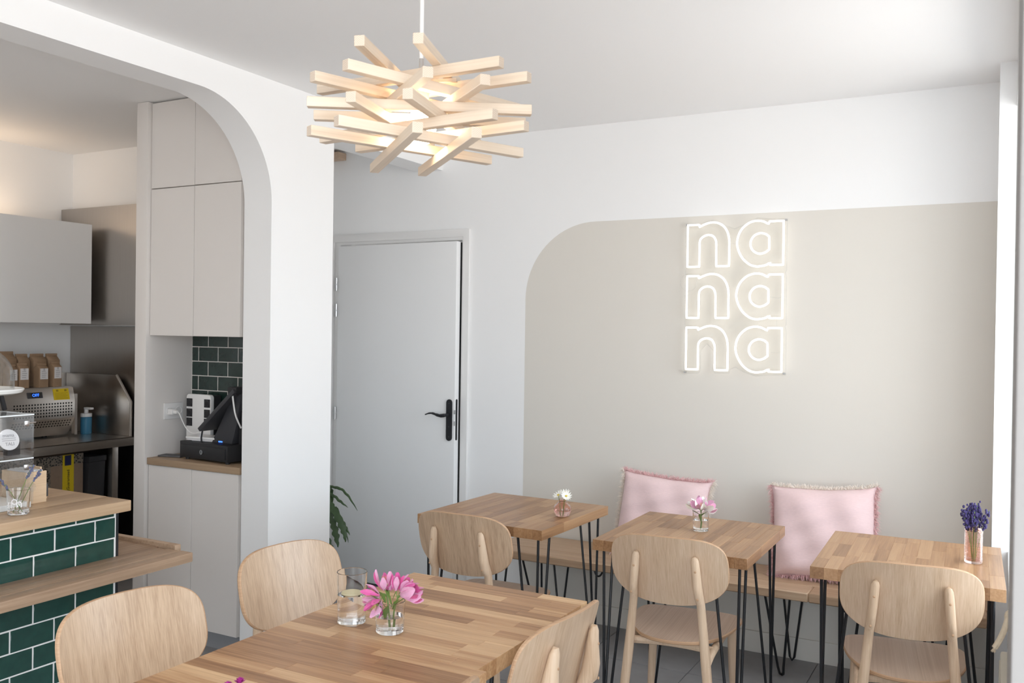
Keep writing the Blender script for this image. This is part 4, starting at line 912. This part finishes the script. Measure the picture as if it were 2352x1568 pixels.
# ------------------------------------------------------------------ plant behind the pillar
pt_ = thing('potted_fishbone_cactus', 'dark green fishbone cactus in a grey pot behind the white pillar', 'plant', (-3.22, 3.80, 0))
MB().lathe([(0, 0), (.08, 0), (.09, .02), (.108, .235), (.112, .262), (.102, .262), (.096, .235), (0, .235)], 32, (-.05, 0, 0)).build('pot', TERRA, pt_)
MB().lathe([(0, .236), (.096, .236), (.09, .248), (0, .252)], 24, (-.05, 0, 0)).build('soil', SOIL, pt_)
def cact(pts, w, seed, n=26):
    rnd = random.Random(seed); path = smoothpath(pts, 7); m = MB(); v = []; f = []; N_ = len(path)
    for i, p in enumerate(path):
        t = (path[min(i + 1, N_ - 1)] - path[max(i - 1, 0)]).normalized(); s_ = t.cross(Vector((.45, -.85, .3))).normalized()
        k = i / (N_ - 1); ww = w * min(1, k * 4 + .25) * (1 - max(0, k - .75) / .25 * .9); a = ww * (.45 + .55 * abs(math.sin(i * .8))); b = ww * (.45 + .55 * abs(math.sin(i * .8 + 1.5)))
        nn = t.cross(s_) * .003
        v += [p - s_ * a, p + nn, p + s_ * b, p - nn]
    for i in range(N_ - 1):
        for k in range(4): f.append((i * 4 + k, i * 4 + (k + 1) % 4, (i + 1) * 4 + (k + 1) % 4, (i + 1) * 4 + k))
    return m.add(v, f)
LV = [([(-0.030, -.02, .245), (.06, -.03, .62), (.14, -.03, .665), (.20, -.02, .63), (.268, -.02, .555)], .008), ([(-0.050, 0, .245), (.03, -.02, .60), (.10, -.03, .625), (.16, -.03, .595), (.205, -.02, .565)], .009),
      ([(-0.040, 0, .245), (.02, 0, .66), (.07, 0, .66), (.11, 0, .655), (.155, 0, .645)], .006), ([(-0.020, 0, .245), (.06, -.03, .57), (.11, -.04, .565), (.17, -.05, .50), (.205, -.05, .44), (.215, -.05, .39)], .020),
      ([(-0.020, -.03, .245), (.08, -.05, .52), (.13, -.05, .48), (.16, -.06, .42), (.175, -.06, .36)], .021), ([(-0.020, -.02, .245), (.05, -.06, .44), (.10, -.08, .42), (.135, -.08, .36), (.145, -.08, .335)], .022),
      ([(-0.030, 0, .245), (.09, -.01, .54), (.16, -.02, .50), (.20, -.03, .46), (.228, -.03, .425)], .010), ([(-0.050, .02, .245), (.08, .0, .50), (.13, .0, .475), (.17, 0, .44), (.195, 0, .375)], .008), ([(-0.020, -.02, .245), (.06, -.05, .55), (.10, -.05, .548), (.13, -.05, .53)], .012),
      ([(-0.070, 0, .245), (-.08, .0, .6), (-.16, 0, .62), (-.24, 0, .5)], .018), ([(-0.070, .03, .245), (-.04, .10, .6), (-.08, .18, .6), (-.1, .22, .5)], .018), ([(-0.050, -.03, .245), (-.03, -.12, .58), (-.05, -.2, .55), (-.06, -.24, .42)], .018)]
for i, (p, w) in enumerate(LV): cact(p, w, i).build('leaf', CACT, pt_, normals=False)

# ------------------------------------------------------------------ rope and canvas behind the near pillar
rp = thing('rope_end', 'frayed natural rope end poking out beside the right pillar', 'rope', (.010, 1.9, .95))
MB().tube(smoothpath([(.018, .02, .046), (.009, .01, .041), (.003, 0, .022), (-.002, 0, .004), (-.009, 0, -.014), (-.0160, .0, -.028)], 6), .0052, 8).build('strand', ROPE, rp)
kn = MB().ball((.006, .005, .032), .0075, 10, 8, (1, 1, 1.5)).build('knot', ROPE, rp)
fry = MB()
for k in range(14): fry.tube([(-.0155, 0, -.026), (-.018 + random.uniform(-.004, .004), random.uniform(-.004, .004), -.036)], .0007, 4)
fry.build('frayed_tip', ROPE, rp)
cvb = thing('canvas_bag', 'cream canvas bag edge standing behind the right pillar', 'bag', (.019, 1.9, 0))
MB().prism([(-.16, 0), (.16, 0), (.13, .88), (-.13, .88)], 'x', -.0155, .009).build('body', CANVAS, cvb, bevel=.006)
MB().box((-.0175, -.13, .845), (-.0155, .13, .86)).build('hem', CANVAS, cvb)
